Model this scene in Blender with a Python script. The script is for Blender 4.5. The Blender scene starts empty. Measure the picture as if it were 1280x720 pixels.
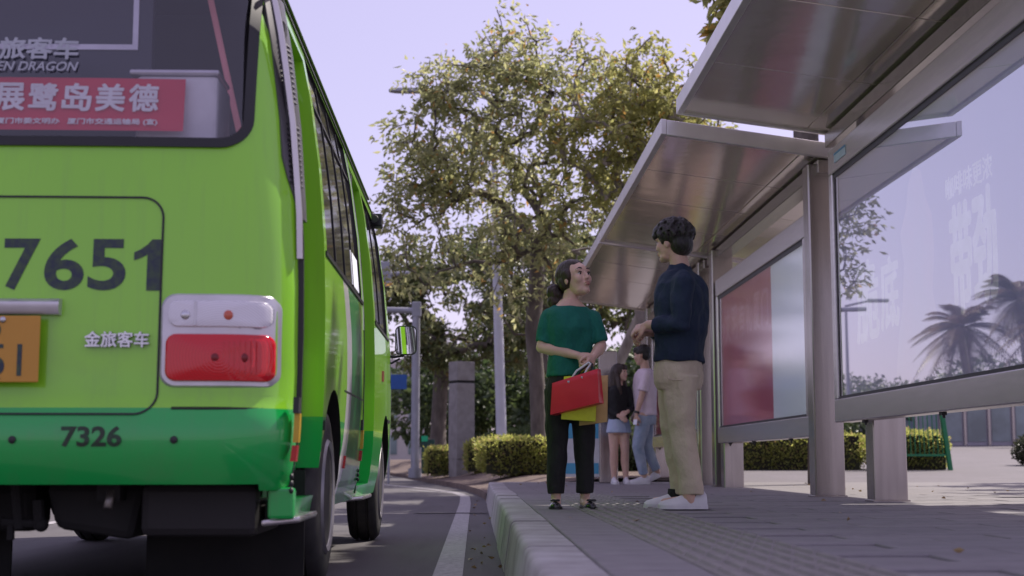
import bpy, bmesh, math, random
import numpy as np
from mathutils import Vector, Matrix, noise

random.seed(7)
RNG = np.random.default_rng(11)
scene = bpy.context.scene
col = scene.collection
PI = math.pi
R = math.radians

# ------------------------------------------------------------------ camera
cam_d = bpy.data.cameras.new("camera")
cam = bpy.data.objects.new("camera", cam_d)
col.objects.link(cam)
cam.location = (0.0, 0.0, 0.54)
cam.rotation_euler = (R(90 + 6.895), 0, R(-1.45))
cam_d.lens = 50.0
cam_d.sensor_width = 36.0
cam_d.clip_start = 0.05
cam_d.clip_end = 4000
cam_d.dof.use_dof = True
cam_d.dof.focus_distance = 8.8
cam_d.dof.aperture_fstop = 3.2
scene.camera = cam

# ------------------------------------------------------------------ sky and sun
SUN = Vector((0.50, 0.44, 0.75)).normalized()          # direction towards the sun
sun_el = math.asin(SUN.z)
sun_az = math.atan2(SUN.x, SUN.y)
world = bpy.data.worlds.new("World")
scene.world = world
world.use_nodes = True
wn = world.node_tree
wn.nodes.clear()
w_out = wn.nodes.new("ShaderNodeOutputWorld")
w_bg = wn.nodes.new("ShaderNodeBackground")
w_sky = wn.nodes.new("ShaderNodeTexSky")
w_sky.sky_type = 'NISHITA'
w_sky.sun_disc = False
w_sky.sun_elevation = sun_el
w_sky.sun_rotation = sun_az
w_sky.air_density = 1.0
w_sky.dust_density = 1.2
w_sky.ozone_density = 1.0
w_mix = wn.nodes.new("ShaderNodeMix")
w_mix.data_type = 'RGBA'
w_mix.blend_type = 'MULTIPLY'
w_mix.inputs[0].default_value = 1.0
w_mix.inputs[7].default_value = (1.0, 0.82, 0.90, 1)
wn.links.new(w_sky.outputs[0], w_mix.inputs[6])
w_haze = wn.nodes.new("ShaderNodeMix")                    # thin bright haze all over the sky
w_haze.data_type = 'RGBA'
w_haze.inputs[0].default_value = 0.66
w_haze.inputs[7].default_value = (2.9, 2.44, 3.62, 1)
wn.links.new(w_mix.outputs[2], w_haze.inputs[6])
wn.links.new(w_haze.outputs[2], w_bg.inputs[0])
wn.links.new(w_bg.outputs[0], w_out.inputs[0])
w_bg.inputs[1].default_value = 0.15
sun_d = bpy.data.lights.new("sun", 'SUN')
sun_d.energy = 3.7
sun_d.angle = R(0.6)
sun_d.color = (1.0, 0.92, 0.83)
sun_o = bpy.data.objects.new("sun", sun_d)
col.objects.link(sun_o)
sun_o.rotation_euler = (-SUN).to_track_quat('-Z', 'Y').to_euler()
sun_o.location = (20, 24, 40)
vs = scene.view_settings
vs.view_transform = 'Standard'
vs.look = 'None'
vs.exposure = 0.62
vs.gamma = 1.0
vs.use_curve_mapping = False
scene.cycles.max_bounces = 8
scene.cycles.transparent_max_bounces = 16
scene.cycles.use_denoising = True
scene.cycles.sample_clamp_indirect = 6.0

# ------------------------------------------------------------------ helpers: objects
W = {}                                                  # object -> world origin of its local frame


def tag(o, label=None, cat=None, group=None, kind=None):
    if label: o["label"] = label
    if cat: o["category"] = cat
    if group: o["group"] = group
    if kind: o["kind"] = kind
    return o


def empty(name, loc, label, cat, group=None):
    o = bpy.data.objects.new(name, None)
    col.objects.link(o)
    o.location = loc
    o.empty_display_size = 0.2
    W[o] = Vector(loc)
    return tag(o, label, cat, group)


def link_mesh(name, me, mats, parent=None, origin=(0, 0, 0)):
    """me is in world coordinates; it is moved into the frame of its parent / origin."""
    org = W[parent] if parent is not None else Vector(origin)
    me.transform(Matrix.Translation(-org))
    if mats is not None:
        if not isinstance(mats, (list, tuple)): mats = [mats]
        me.materials.clear()
        for m in mats: me.materials.append(m)
    me.name = name
    o = bpy.data.objects.new(name, me)
    col.objects.link(o)
    if parent is not None:
        o.parent = parent
    else:
        o.location = org
    W[o] = org.copy()
    return o


def place(name, me, parent, loc, rot=(0, 0, 0), scale=(1, 1, 1)):
    """a piece that shares mesh data"""
    o = bpy.data.objects.new(name, me)
    col.objects.link(o)
    o.parent = parent
    o.location = Vector(loc) - W[parent]
    o.rotation_euler = rot
    o.scale = scale
    W[o] = Vector(loc)
    return o


def smooth_mesh(me, ang=None):
    for p in me.polygons: p.use_smooth = True
    if ang is not None:
        me.set_sharp_from_angle(angle=R(ang))


class MB:
    def __init__(s):
        s.v = []; s.f = []; s.m = []

    def add(s, vs_, fs_, mi=0):
        n = len(s.v)
        s.v.extend([tuple(p) for p in vs_])
        for f in fs_:
            s.f.append(tuple(i + n for i in f)); s.m.append(mi)
        return s

    def box(s, x0, x1, y0, y1, z0, z1, mi=0):
        x0, x1 = min(x0, x1), max(x0, x1); y0, y1 = min(y0, y1), max(y0, y1); z0, z1 = min(z0, z1), max(z0, z1)
        return s.add([(x0, y0, z0), (x1, y0, z0), (x1, y1, z0), (x0, y1, z0), (x0, y0, z1), (x1, y0, z1), (x1, y1, z1), (x0, y1, z1)],
                     [(0, 3, 2, 1), (4, 5, 6, 7), (0, 1, 5, 4), (1, 2, 6, 5), (2, 3, 7, 6), (3, 0, 4, 7)], mi)

    def hexa(s, p, mi=0):
        """8 corners: bottom ring of 4, top ring of 4"""
        return s.add(p, [(0, 3, 2, 1), (4, 5, 6, 7), (0, 1, 5, 4), (1, 2, 6, 5), (2, 3, 7, 6), (3, 0, 4, 7)], mi)

    def loft(s, rings, mi=0, cap=True, closed=True):
        n = len(rings[0]); base = len(s.v)
        for r in rings: s.v.extend([tuple(p) for p in r])
        for i in range(len(rings) - 1):
            for j in range(n if closed else n - 1):
                k = (j + 1) % n
                s.f.append((base + i * n + j, base + i * n + k, base + (i + 1) * n + k, base + (i + 1) * n + j)); s.m.append(mi)
        if cap and closed:
            s.f.append(tuple(base + j for j in reversed(range(n)))); s.m.append(mi)
            e = base + (len(rings) - 1) * n
            s.f.append(tuple(e + j for j in range(n))); s.m.append(mi)
        return s

    def tube(s, pts, rad, n=8, mi=0, cap=True):
        pts = [Vector(p) for p in pts]
        if not isinstance(rad, (list, tuple)): rad = [rad] * len(pts)
        rings = []; prev = None
        for i, p in enumerate(pts):
            if i == 0: t = pts[1] - pts[0]
            elif i == len(pts) - 1: t = pts[-1] - pts[-2]
            else: t = (pts[i + 1] - pts[i]).normalized() + (pts[i] - pts[i - 1]).normalized()
            if t.length < 1e-9: t = Vector((0, 0, 1))
            t.normalize()
            if prev is None:
                a = Vector((0, 0, 1)) if abs(t.z) < 0.9 else Vector((1, 0, 0))
                u = t.cross(a).normalized()
            else:
                u = (prev - t * prev.dot(t)).normalized()
            prev = u; w = t.cross(u)
            rings.append([p + (u * math.cos(2 * PI * k / n) + w * math.sin(2 * PI * k / n)) * rad[i] for k in range(n)])
        return s.loft(rings, mi, cap)

    def ell(s, c, r, rot=None, nu=14, nv=9, mi=0):
        c = Vector(c)
        if not isinstance(r, (list, tuple)): r = (r, r, r)
        vs_ = []; fs_ = []
        for i in range(nv + 1):
            th = PI * i / nv
            if i in (0, nv):
                vs_.append(Vector((0, 0, r[2] * math.cos(th)))); continue
            for j in range(nu):
                ph = 2 * PI * j / nu
                vs_.append(Vector((r[0] * math.sin(th) * math.cos(ph), r[1] * math.sin(th) * math.sin(ph), r[2] * math.cos(th))))
        def idx(i, j):
            if i == 0: return 0
            if i == nv: return len(vs_) - 1
            return 1 + (i - 1) * nu + j % nu
        for i in range(nv):
            for j in range(nu):
                q = [idx(i, j), idx(i + 1, j), idx(i + 1, j + 1), idx(i, j + 1)]
                q = list(dict.fromkeys(q))
                if len(q) >= 3: fs_.append(q)
        if rot is not None: vs_ = [rot @ p for p in vs_]
        return s.add([p + c for p in vs_], fs_, mi)

    def capsule(s, p, q, ra, rb, n=10):
        s.tube([p, q], [ra, rb], n)
        s.ell(p, ra, nu=n, nv=6); s.ell(q, rb, nu=n, nv=6)
        return s

    def chain(s, pts, rad, n=10):
        for i in range(len(pts) - 1): s.capsule(pts[i], pts[i + 1], rad[i], rad[i + 1], n)
        return s

    def revolve_x(s, c, prof, n=28, mi=0):
        """prof: list of (x offset, radius) revolved about the X axis through c"""
        rings = []
        for x, r in prof:
            rings.append([(c[0] + x, c[1] + r * math.cos(2 * PI * k / n), c[2] + r * math.sin(2 * PI * k / n)) for k in range(n)])
        return s.loft(rings, mi, True)

    def mesh(s, name="m"):
        me = bpy.data.meshes.new(name)
        me.from_pydata(s.v, [], s.f)
        me.polygons.foreach_set("material_index", np.array(s.m, dtype=np.int32))
        me.update()
        bm = bmesh.new(); bm.from_mesh(me)
        bmesh.ops.recalc_face_normals(bm, faces=bm.faces)
        bm.to_mesh(me); bm.free()
        return me

    def build(s, name, mats, parent=None, origin=(0, 0, 0), smooth=None, bevel=0, seg=2):
        me = s.mesh(name)
        if smooth is not None: smooth_mesh(me, smooth if smooth else None)
        o = link_mesh(name, me, mats, parent, origin)
        if bevel:
            b = o.modifiers.new("bevel", 'BEVEL')
            b.width = bevel; b.segments = seg; b.limit_method = 'ANGLE'; b.angle_limit = R(40)
            b.harden_normals = False
        return o


def evaluated_mesh(o):
    dg = bpy.context.evaluated_depsgraph_get()
    me = bpy.data.meshes.new_from_object(o.evaluated_get(dg), preserve_all_data_layers=True, depsgraph=dg)
    return me


def remesh(mb, voxel, smooth=4, noise_amp=0.0, noise_scale=(6, 6, 6), fac=0.5):
    """union of overlapping closed shapes as one continuous surface"""
    me = mb.mesh("tmp")
    o = bpy.data.objects.new("tmp", me); col.objects.link(o)
    m = o.modifiers.new("r", 'REMESH'); m.mode = 'VOXEL'; m.voxel_size = voxel; m.use_smooth_shade = True
    if smooth:
        sm = o.modifiers.new("s", 'SMOOTH'); sm.iterations = smooth; sm.factor = fac
    out = evaluated_mesh(o)
    bpy.data.objects.remove(o); bpy.data.meshes.remove(me)
    if noise_amp:
        n = len(out.vertices)
        co = np.empty(n * 3); out.vertices.foreach_get("co", co); co = co.reshape(-1, 3)
        no = np.array([v.normal[:] for v in out.vertices])
        ns = np.array(noise_scale)
        d = np.array([noise.noise(Vector(p * ns)) + 0.5 * noise.noise(Vector(p * ns * 2.3 + 7.1)) for p in co])
        co += no * (d * noise_amp)[:, None]
        out.vertices.foreach_set("co", co.reshape(-1)); out.update()
    smooth_mesh(out)
    return out


def text_mesh(txt, bold=0.0, fat=0.0, shear=0.0, w=None, h=None, depth=0.0015, space=1.0):
    """flat lettering, scaled to the box w x h, lower left corner at 0,0 (u, v, thickness)"""
    c = bpy.data.curves.new("t", 'FONT'); c.body = txt; c.size = 1.0
    c.offset = 0.0 if fat else bold; c.shear = shear; c.extrude = 0.01; c.resolution_u = 6; c.space_character = space
    o = bpy.data.objects.new("t", c); col.objects.link(o)
    me = evaluated_mesh(o)
    bpy.data.objects.remove(o); bpy.data.curves.remove(c)
    n = len(me.vertices)
    co = np.empty(n * 3); me.vertices.foreach_get("co", co); co = co.reshape(-1, 3)
    lo = co.min(0); hi = co.max(0)
    co -= lo
    ext = np.maximum(hi - lo, 1e-6)
    if w is None: w = h * ext[0] / ext[1]
    if h is None: h = w * ext[1] / ext[0]
    co *= np.array([w / ext[0], h / ext[1], depth / ext[2]])
    me.vertices.foreach_set("co", co.reshape(-1)); me.update()
    if fat:                                                # thickened strokes: copies shifted by a fraction of the height
        mb = MB(); fs = [tuple(p.vertices) for p in me.polygons]
        for i, (a, b_) in enumerate(((0, 0), (1, 0), (-1, 0), (0, 1), (0, -1), (.7, .7), (-.7, -.7), (.7, -.7), (-.7, .7))):
            q = co + np.array([a * fat * h, b_ * fat * h, i * depth * .12]); mb.add([tuple(p) for p in q], fs)
        bpy.data.meshes.remove(me)
        me = bpy.data.meshes.new("t"); me.from_pydata(mb.v, [], mb.f); me.update()
    return me


def map_mesh(me, fn):
    for v in me.vertices: v.co = fn(*v.co)
    me.update()
    bm = bmesh.new(); bm.from_mesh(me)
    bmesh.ops.remove_doubles(bm, verts=bm.verts, dist=1e-6)
    bmesh.ops.recalc_face_normals(bm, faces=bm.faces)
    bm.to_mesh(me); bm.free()
    return me


# ------------------------------------------------------------------ helpers: materials
def material(name):
    m = bpy.data.materials.new(name); m.use_nodes = True
    return m, m.node_tree, m.node_tree.nodes["Principled BSDF"]


def math_node(nt, op, a, b=None, clamp=False):
    n = nt.nodes.new("ShaderNodeMath"); n.operation = op; n.use_clamp = clamp
    for i, v in enumerate((a, b)):
        if v is None: continue
        if isinstance(v, (int, float)): n.inputs[i].default_value = v
        else: nt.links.new(v, n.inputs[i])
    return n.outputs[0]


def mix_col(nt, fac, a, b):
    n = nt.nodes.new("ShaderNodeMix"); n.data_type = 'RGBA'
    if isinstance(fac, (int, float)): n.inputs[0].default_value = fac
    else: nt.links.new(fac, n.inputs[0])
    for i, v in ((6, a), (7, b)):
        if isinstance(v, (tuple, list)): n.inputs[i].default_value = (v[0], v[1], v[2], 1)
        else: nt.links.new(v, n.inputs[i])
    return n.outputs[2]


def noise_fac(nt, scale, detail=4, rough=0.55, stretch=None, lo=0.35, hi=0.65):
    tc = nt.nodes.new("ShaderNodeTexCoord")
    src = tc.outputs["Object"]
    if stretch:
        mp = nt.nodes.new("ShaderNodeMapping"); mp.inputs["Scale"].default_value = stretch
        nt.links.new(src, mp.inputs[0]); src = mp.outputs[0]
    n = nt.nodes.new("ShaderNodeTexNoise")
    n.inputs["Scale"].default_value = scale; n.inputs["Detail"].default_value = detail; n.inputs["Roughness"].default_value = rough
    nt.links.new(src, n.inputs["Vector"])
    mr = nt.nodes.new("ShaderNodeMapRange")
    mr.inputs[1].default_value = lo; mr.inputs[2].default_value = hi
    nt.links.new(n.outputs[0], mr.inputs[0])
    return mr.outputs[0]


def bump(nt, bsdf, h, strength=0.3, dist=0.01):
    b = nt.nodes.new("ShaderNodeBump"); b.inputs["Strength"].default_value = strength; b.inputs["Distance"].default_value = dist
    nt.links.new(h, b.inputs["Height"]); nt.links.new(b.outputs[0], bsdf.inputs["Normal"])


def simple(name, c, rough=0.6, metal=0.0, c2=None, scale=8, stretch=None, bumps=None, coat=0.0, spec=0.5, sheen=0.0):
    m, nt, b = material(name)
    b.inputs["Roughness"].default_value = rough; b.inputs["Metallic"].default_value = metal
    b.inputs["Specular IOR Level"].default_value = spec
    if coat: b.inputs["Coat Weight"].default_value = coat; b.inputs["Coat Roughness"].default_value = 0.06
    if sheen: b.inputs["Sheen Weight"].default_value = sheen
    if c2 is None: c2 = tuple(x * 0.86 for x in c)
    f = noise_fac(nt, scale, stretch=stretch)
    nt.links.new(mix_col(nt, f, c, c2), b.inputs["Base Color"])
    if bumps:
        bs, st, di = bumps[:3]
        h = noise_fac(nt, bs, detail=5, stretch=bumps[3] if len(bumps) > 3 else None, lo=0.2, hi=0.8)
        bump(nt, b, h, st, di)
    return m


def glass(name, tint, ior=1.5, rough=0.01, base=0.0):
    """a pane: clear, with the mirror share rising towards grazing view"""
    m = bpy.data.materials.new(name); m.use_nodes = True; nt = m.node_tree; nt.nodes.clear()
    out = nt.nodes.new("ShaderNodeOutputMaterial")
    tr = nt.nodes.new("ShaderNodeBsdfTransparent"); tr.inputs[0].default_value = (*tint, 1)
    gl = nt.nodes.new("ShaderNodeBsdfGlossy"); gl.inputs["Roughness"].default_value = rough; gl.inputs["Color"].default_value = (0.95, 0.95, 0.97, 1)
    fr = nt.nodes.new("ShaderNodeFresnel"); fr.inputs[0].default_value = ior
    mx = nt.nodes.new("ShaderNodeMixShader")
    f = math_node(nt, 'ADD', fr.outputs[0], base, clamp=True)
    geo = nt.nodes.new("ShaderNodeNewGeometry")            # the pane mirrors on its outer face only
    f = math_node(nt, 'MULTIPLY', f, math_node(nt, 'SUBTRACT', 1.0, geo.outputs["Backfacing"]))
    nt.links.new(f, mx.inputs[0]); nt.links.new(tr.outputs[0], mx.inputs[1]); nt.links.new(gl.outputs[0], mx.inputs[2])
    nt.links.new(mx.outputs[0], out.inputs[0])
    return m


def leaf_material(name, c_lo, c_hi, c_odd=None, odd=0.06, trans=0.35):
    m, nt, b = material(name)
    geo = nt.nodes.new("ShaderNodeNewGeometry")
    rnd = geo.outputs["Random Per Island"]
    c = mix_col(nt, rnd, c_lo, c_hi)
    if c_odd:
        r2 = math_node(nt, 'FRACT', math_node(nt, 'MULTIPLY', rnd, 37.7))
        c = mix_col(nt, math_node(nt, 'LESS_THAN', r2, odd), c, c_odd)
    nt.links.new(c, b.inputs["Base Color"])
    b.inputs["Roughness"].default_value = 0.42
    b.inputs["Specular IOR Level"].default_value = 0.5
    t = nt.nodes.new("ShaderNodeBsdfTranslucent")
    hs = nt.nodes.new("ShaderNodeHueSaturation"); hs.inputs["Value"].default_value = 1.5; hs.inputs["Hue"].default_value = 0.485
    nt.links.new(c, hs.inputs["Color"]); nt.links.new(hs.outputs[0], t.inputs[0])
    mx = nt.nodes.new("ShaderNodeMixShader"); mx.inputs[0].default_value = trans
    nt.links.new(b.outputs[0], mx.inputs[1]); nt.links.new(t.outputs[0], mx.inputs[2])
    nt.links.new(mx.outputs[0], nt.nodes["Material Output"].inputs[0])
    return m


M = {}
M['aluminium'] = simple('aluminium', (0.62, 0.585, 0.58), 0.27, 0.85, (0.56, 0.53, 0.525), 3, (1, 1, 12), bumps=(60, 0.05, 0.002, (1, 1, 0.05)))
M['steel_post'] = simple('steel_post', (0.42, 0.385, 0.375), 0.22, 0.88, (0.35, 0.32, 0.31), 3, (8, 8, 0.4), bumps=(90, 0.06, 0.002, (1, 1, 0.03)))
M['soffit'] = simple('soffit', (0.80, 0.71, 0.67), 0.13, 0.72, (0.72, 0.64, 0.60), 1.2, bumps=(1.6, 0.12, 0.02))
M['fascia'] = simple('fascia', (0.66, 0.62, 0.63), 0.32, 0.7, (0.60, 0.56, 0.57), 5)
M['roof_top'] = simple('roof_top', (0.35, 0.35, 0.36), 0.5, 0.3)
M['black_gasket'] = simple('black_gasket', (0.012, 0.012, 0.014), 0.45)
M['black_plastic'] = simple('black_plastic', (0.02, 0.02, 0.022), 0.5)
M['under'] = simple('under', (0.008, 0.0075, 0.0075), 0.8, 0.0, (0.014, 0.013, 0.012), 6)
M['chrome'] = simple('chrome', (0.60, 0.59, 0.62), 0.2, 1.0)
M['silver'] = simple('silver', (0.62, 0.60, 0.64), 0.3, 0.6)
M['white_paint'] = simple('white_paint', (0.74, 0.73, 0.76), 0.45)
M['rubber'] = simple('rubber', (0.022, 0.021, 0.022), 0.7, 0, (0.04, 0.037, 0.036), 9, bumps=(40, 0.2, 0.004))
M['rim'] = simple('rim', (0.33, 0.32, 0.34), 0.42, 0.5, (0.22, 0.21, 0.22), 9)
M['panel_glass'] = glass('panel_glass', (0.92, 0.93, 0.96), 2.5, base=0.24)
M['panel_glass_clear'] = glass('panel_glass_clear', (0.94, 0.95, 0.97), 2.4, rough=0.12, base=0.17)
M['bus_glass'] = glass('bus_glass', (0.80, 0.79, 0.83), 1.5, base=0.05)
M['dark_glass'] = simple('dark_glass', (0.022, 0.02, 0.026), 0.05, 0, (0.03, 0.028, 0.034), 2, spec=0.9)
M['concrete'] = simple('concrete', (0.30, 0.285, 0.28), 0.85, 0, (0.23, 0.215, 0.21), 5, bumps=(60, 0.25, 0.004))
M['kerb_stone'] = simple('kerb_stone', (0.45, 0.43, 0.43), 0.8, 0, (0.29, 0.27, 0.26), 5, bumps=(70, 0.25, 0.004))
M['paver'] = simple('paver', (0.215, 0.20, 0.205), 0.75, 0, (0.17, 0.158, 0.163), 5, bumps=(80, 0.25, 0.003))
M['paver_b'] = simple('paver_b', (0.235, 0.218, 0.22), 0.78, 0, (0.19, 0.175, 0.18), 6, bumps=(80, 0.25, 0.003))
M['tactile'] = simple('tactile', (0.245, 0.228, 0.21), 0.75, 0, (0.20, 0.185, 0.175), 6, bumps=(80, 0.25, 0.003))
M['soil'] = simple('soil', (0.20, 0.15, 0.125), 0.95, 0, (0.13, 0.095, 0.08), 2.5, bumps=(14, 0.7, 0.05))
M['bark'] = simple('bark', (0.17, 0.145, 0.125), 0.9, 0, (0.09, 0.075, 0.065), 7, (1, 1, 0.35), bumps=(22, 0.6, 0.02, (1, 1, 0.25)))
M['bark_pale'] = simple('bark_pale', (0.30, 0.265, 0.235), 0.85, 0, (0.17, 0.145, 0.13), 6, (1, 1, 0.4), bumps=(22, 0.5, 0.02, (1, 1, 0.3)))
M['pole_grey'] = simple('pole_grey', (0.36, 0.37, 0.43), 0.5, 0.2, (0.31, 0.32, 0.37), 3)
M['pole_white'] = simple('pole_white', (0.56, 0.57, 0.64), 0.45, 0.1, (0.48, 0.49, 0.55), 2)

# ================================================================== THE SETTING
def asphalt():
    m, nt, b = material('asphalt')
    f1 = noise_fac(nt, 0.7, 6, 0.6, lo=0.3, hi=0.7)
    f2 = noise_fac(nt, 90, 3, 0.6, lo=0.3, hi=0.7)
    f3 = noise_fac(nt, 1.6, 5, 0.6, stretch=(3.0, 0.25, 1), lo=0.5, hi=0.72)
    c = mix_col(nt, f1, (0.080, 0.074, 0.078), (0.105, 0.097, 0.100))
    c = mix_col(nt, math_node(nt, 'MULTIPLY', f2, 0.55), c, (0.15, 0.138, 0.14))
    c = mix_col(nt, math_node(nt, 'MULTIPLY', f3, 0.4), c, (0.045, 0.04, 0.042))
    nt.links.new(c, b.inputs["Base Color"])
    b.inputs["Roughness"].default_value = 0.82
    bump(nt, b, noise_fac(nt, 160, 3, 0.7, lo=0.1, hi=0.9), 0.5, 0.006)
    return m


def paved(name, ca, cb, cm):
    m, nt, b = material(name)
    tc = nt.nodes.new("ShaderNodeTexCoord")
    br = nt.nodes.new("ShaderNodeTexBrick")
    br.inputs["Scale"].default_value = 1.0
    br.inputs["Brick Width"].default_value = 0.6; br.inputs["Row Height"].default_value = 0.3
    br.inputs["Mortar Size"].default_value = 0.006
    br.inputs["Color1"].default_value = (*ca, 1); br.inputs["Color2"].default_value = (*cb, 1); br.inputs["Mortar"].default_value = (*cm, 1)
    nt.links.new(tc.outputs["Object"], br.inputs["Vector"])
    f = noise_fac(nt, 1.3, 6, 0.6, lo=0.3, hi=0.7)
    c = mix_col(nt, math_node(nt, 'MULTIPLY', f, 0.5), br.outputs["Color"], tuple(x * 0.7 for x in ca))
    nt.links.new(c, b.inputs["Base Color"])
    b.inputs["Roughness"].default_value = 0.8
    bump(nt, b, noise_fac(nt, 70, 4, 0.6, lo=0.1, hi=0.9), 0.25, 0.004)
    return m


M['asphalt'] = asphalt()
M['paving_far'] = paved('paving_far', (0.235, 0.218, 0.22), (0.20, 0.185, 0.19), (0.11, 0.10, 0.10))
M['plaza'] = paved('plaza', (0.165, 0.148, 0.158), (0.135, 0.122, 0.13), (0.08, 0.072, 0.075))
M['verge'] = simple('verge', (0.075, 0.09, 0.035), 0.95, 0, (0.12, 0.10, 0.06), 0.4, bumps=(6, 0.6, 0.1))


def line_paint():
    m, nt, b = material('line_paint')
    f = noise_fac(nt, 26, 5, 0.65, lo=0.42, hi=0.70)
    f2 = noise_fac(nt, 2.0, 4, 0.6, lo=0.3, hi=0.8)
    c = mix_col(nt, math_node(nt, 'MULTIPLY', f, 0.75), (0.46, 0.44, 0.45), (0.12, 0.11, 0.115))
    c = mix_col(nt, math_node(nt, 'MULTIPLY', f2, 0.35), c, (0.2, 0.19, 0.19))
    nt.links.new(c, b.inputs["Base Color"]); b.inputs["Roughness"].default_value = 0.7
    return m


M['line_paint'] = line_paint()
PV = 0.24                                               # pavement height

# ground to the horizon
g = MB(); g.add([(-1500, -1500, -0.03), (1500, -1500, -0.03), (1500, 1500, -0.03), (-1500, 1500, -0.03)], [(0, 1, 2, 3)])
tag(g.build('ground', M['verge']), kind='structure')

# the road, bending left beyond the stop
rd = MB()
edge = [(-13.5, -60), (-13.5, 60), (-30, 110)]
right = [(3.0, 110), (3.0, 19.0), (0.16, 19.0), (0.16, -60)]
rd.add([(x, y, 0.0) for x, y in edge + right], [tuple(range(len(edge + right)))])
road = tag(rd.build('road', M['asphalt']), kind='structure')


def strip(path, width, z):
    b = MB(); L = []; Rr = []
    for i, (x, y) in enumerate(path):
        a = Vector(path[max(i - 1, 0)]); c = Vector(path[min(i + 1, len(path) - 1)])
        t = (c - a).normalized(); n = Vector((-t.y, t.x)) * width / 2
        L.append((x + n.x, y + n.y, z)); Rr.append((x - n.x, y - n.y, z))
    for i in range(len(path) - 1):
        b.add([Rr[i], Rr[i + 1], L[i + 1], L[i]], [(0, 1, 2, 3)])
    return b


strip([(-0.13, -5), (-0.13, 5), (-0.13, 12), (-0.13, 18), (-0.16, 21.5), (-0.35, 24), (-0.9, 27), (-2.0, 31.5), (-4.2, 39)], 0.14, 0.004).build('lane_line', M['line_paint'], road)
strip([(-1.2, 26.0), (-0.15, 23.0)], 0.12, 0.0042).build('lane_line', M['line_paint'], road)
strip([(-3.65, -5), (-3.65, 40)], 0.14, 0.004).build('lane_line', M['line_paint'], road)
# tarred seam across the gutter
strip([(-0.62, 14.6), (-0.25, 14.62), (0.12, 14.55)], 0.16, 0.008).build('tar_seam', simple('tar', (0.02, 0.019, 0.02), 0.6), road)

# pavement, sunk where the slabs are laid singly
pv = MB()
pv.add([(0.345, -12, PV), (60, -12, PV), (60, 19.3, PV), (0.345, 19.3, PV)], [(0, 1, 2, 3)])
pv.add([(0.345, 19.3, PV), (60, 19.3, PV), (60, 19.3, -0.02), (0.345, 19.3, -0.02)], [(0, 1, 2, 3)])
pavement = tag(pv.build('pavement', M['paving_far']), kind='structure')
# plaza rising gently behind the shelters
pl = MB()
YS = [19.302, 22, 30, 45, 60, 80]
def plaza_z(y): return PV - 0.001 + max(0.0, (y - 22) * 0.025)
for i in range(len(YS) - 1):
    a, b_ = YS[i], YS[i + 1]
    pl.add([(3.3, a, plaza_z(a)), (80, a, plaza_z(a)), (80, b_, plaza_z(b_)), (3.3, b_, plaza_z(b_))], [(0, 1, 2, 3)])
tag(pl.build('plaza', M['plaza']), kind='structure')

# planting bed: soil bank whose foot curves off along the side road
def bed_edge(y):
    pts = [(19.3, 0.14), (22, 0.05), (27, -0.3), (33, -1.0), (45, -2.3), (60, -4.2), (110, -14)]
    for (y0, x0), (y1, x1) in zip(pts, pts[1:]):
        if y0 <= y <= y1: return x0 + (x1 - x0) * (y - y0) / (y1 - y0)
    return pts[-1][1]
def bed_z(x, y):
    d = max(0.0, x - bed_edge(y))
    t = min(d / 1.6, 1.0)
    n = noise.noise(Vector((x * 0.9, y * 0.5, 0))) * 0.05
    return 0.10 + (0.20 + 0.006 * min(max(y - 22, 0), 40)) * (t * t * (3 - 2 * t)) + n * t
bd = MB(); ys = [19.31 + i * 0.8 for i in range(12)] + [29 + i * 2.5 for i in range(12)] + [60, 75, 110]
rows = []
for y in ys:
    x0 = bed_edge(y)
    xs = [x0 + k for k in (0.0, 0.001, 0.25, 0.5, 0.8, 1.1, 1.6, 2.2, 3.0)]
    if y < 70: xs.append(max(3.6, xs[-1] + 0.4))
    else: xs.append(40.0)
    r = [(xs[0], y, -0.02)] + [(x, y, bed_z(x, y)) for x in xs[1:]]
    rows.append(r)
bd.loft(rows, cap=False, closed=False)
me = bd.mesh(); smooth_mesh(me, 40)
tag(link_mesh('planting_bed', me, M['soil']), kind='structure')

# kerb of single stones
kerb = tag(MB().box(0.20, 0.343, -6, 19.2, -0.05, PV - 0.03).build('kerb', M['concrete']), kind='structure')
def stone_mesh(L):
    prof = [(0.13, -0.05), (0.168, PV - 0.024), (0.174, PV - 0.008), (0.183, PV + 0.001), (0.198, PV + 0.004), (0.347, PV + 0.004), (0.347, -0.05)]
    b = MB(); b.loft([[(x - 0.2, -L / 2, z) for x, z in prof], [(x - 0.2, L / 2, z) for x, z in prof]])
    m_ = b.mesh('kerb_stone'); m_.materials.append(M['kerb_stone']); smooth_mesh(m_, 35); return m_
KS = stone_mesh(0.982)
for i in range(25):
    place('kerb_stone', KS, kerb, (0.2 + random.uniform(-.003, .003), -5.5 + i, random.uniform(-.006, .005)), (random.uniform(-.004, .004), 0, random.uniform(-.004, .004)))
# low kerb at the far end of the platform
ke = MB(); ke.box(0.348, 3.3, 19.05, 19.3, 0.0, PV + 0.006); ke.build('end_stone', M['kerb_stone'], kerb, bevel=0.01)

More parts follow.
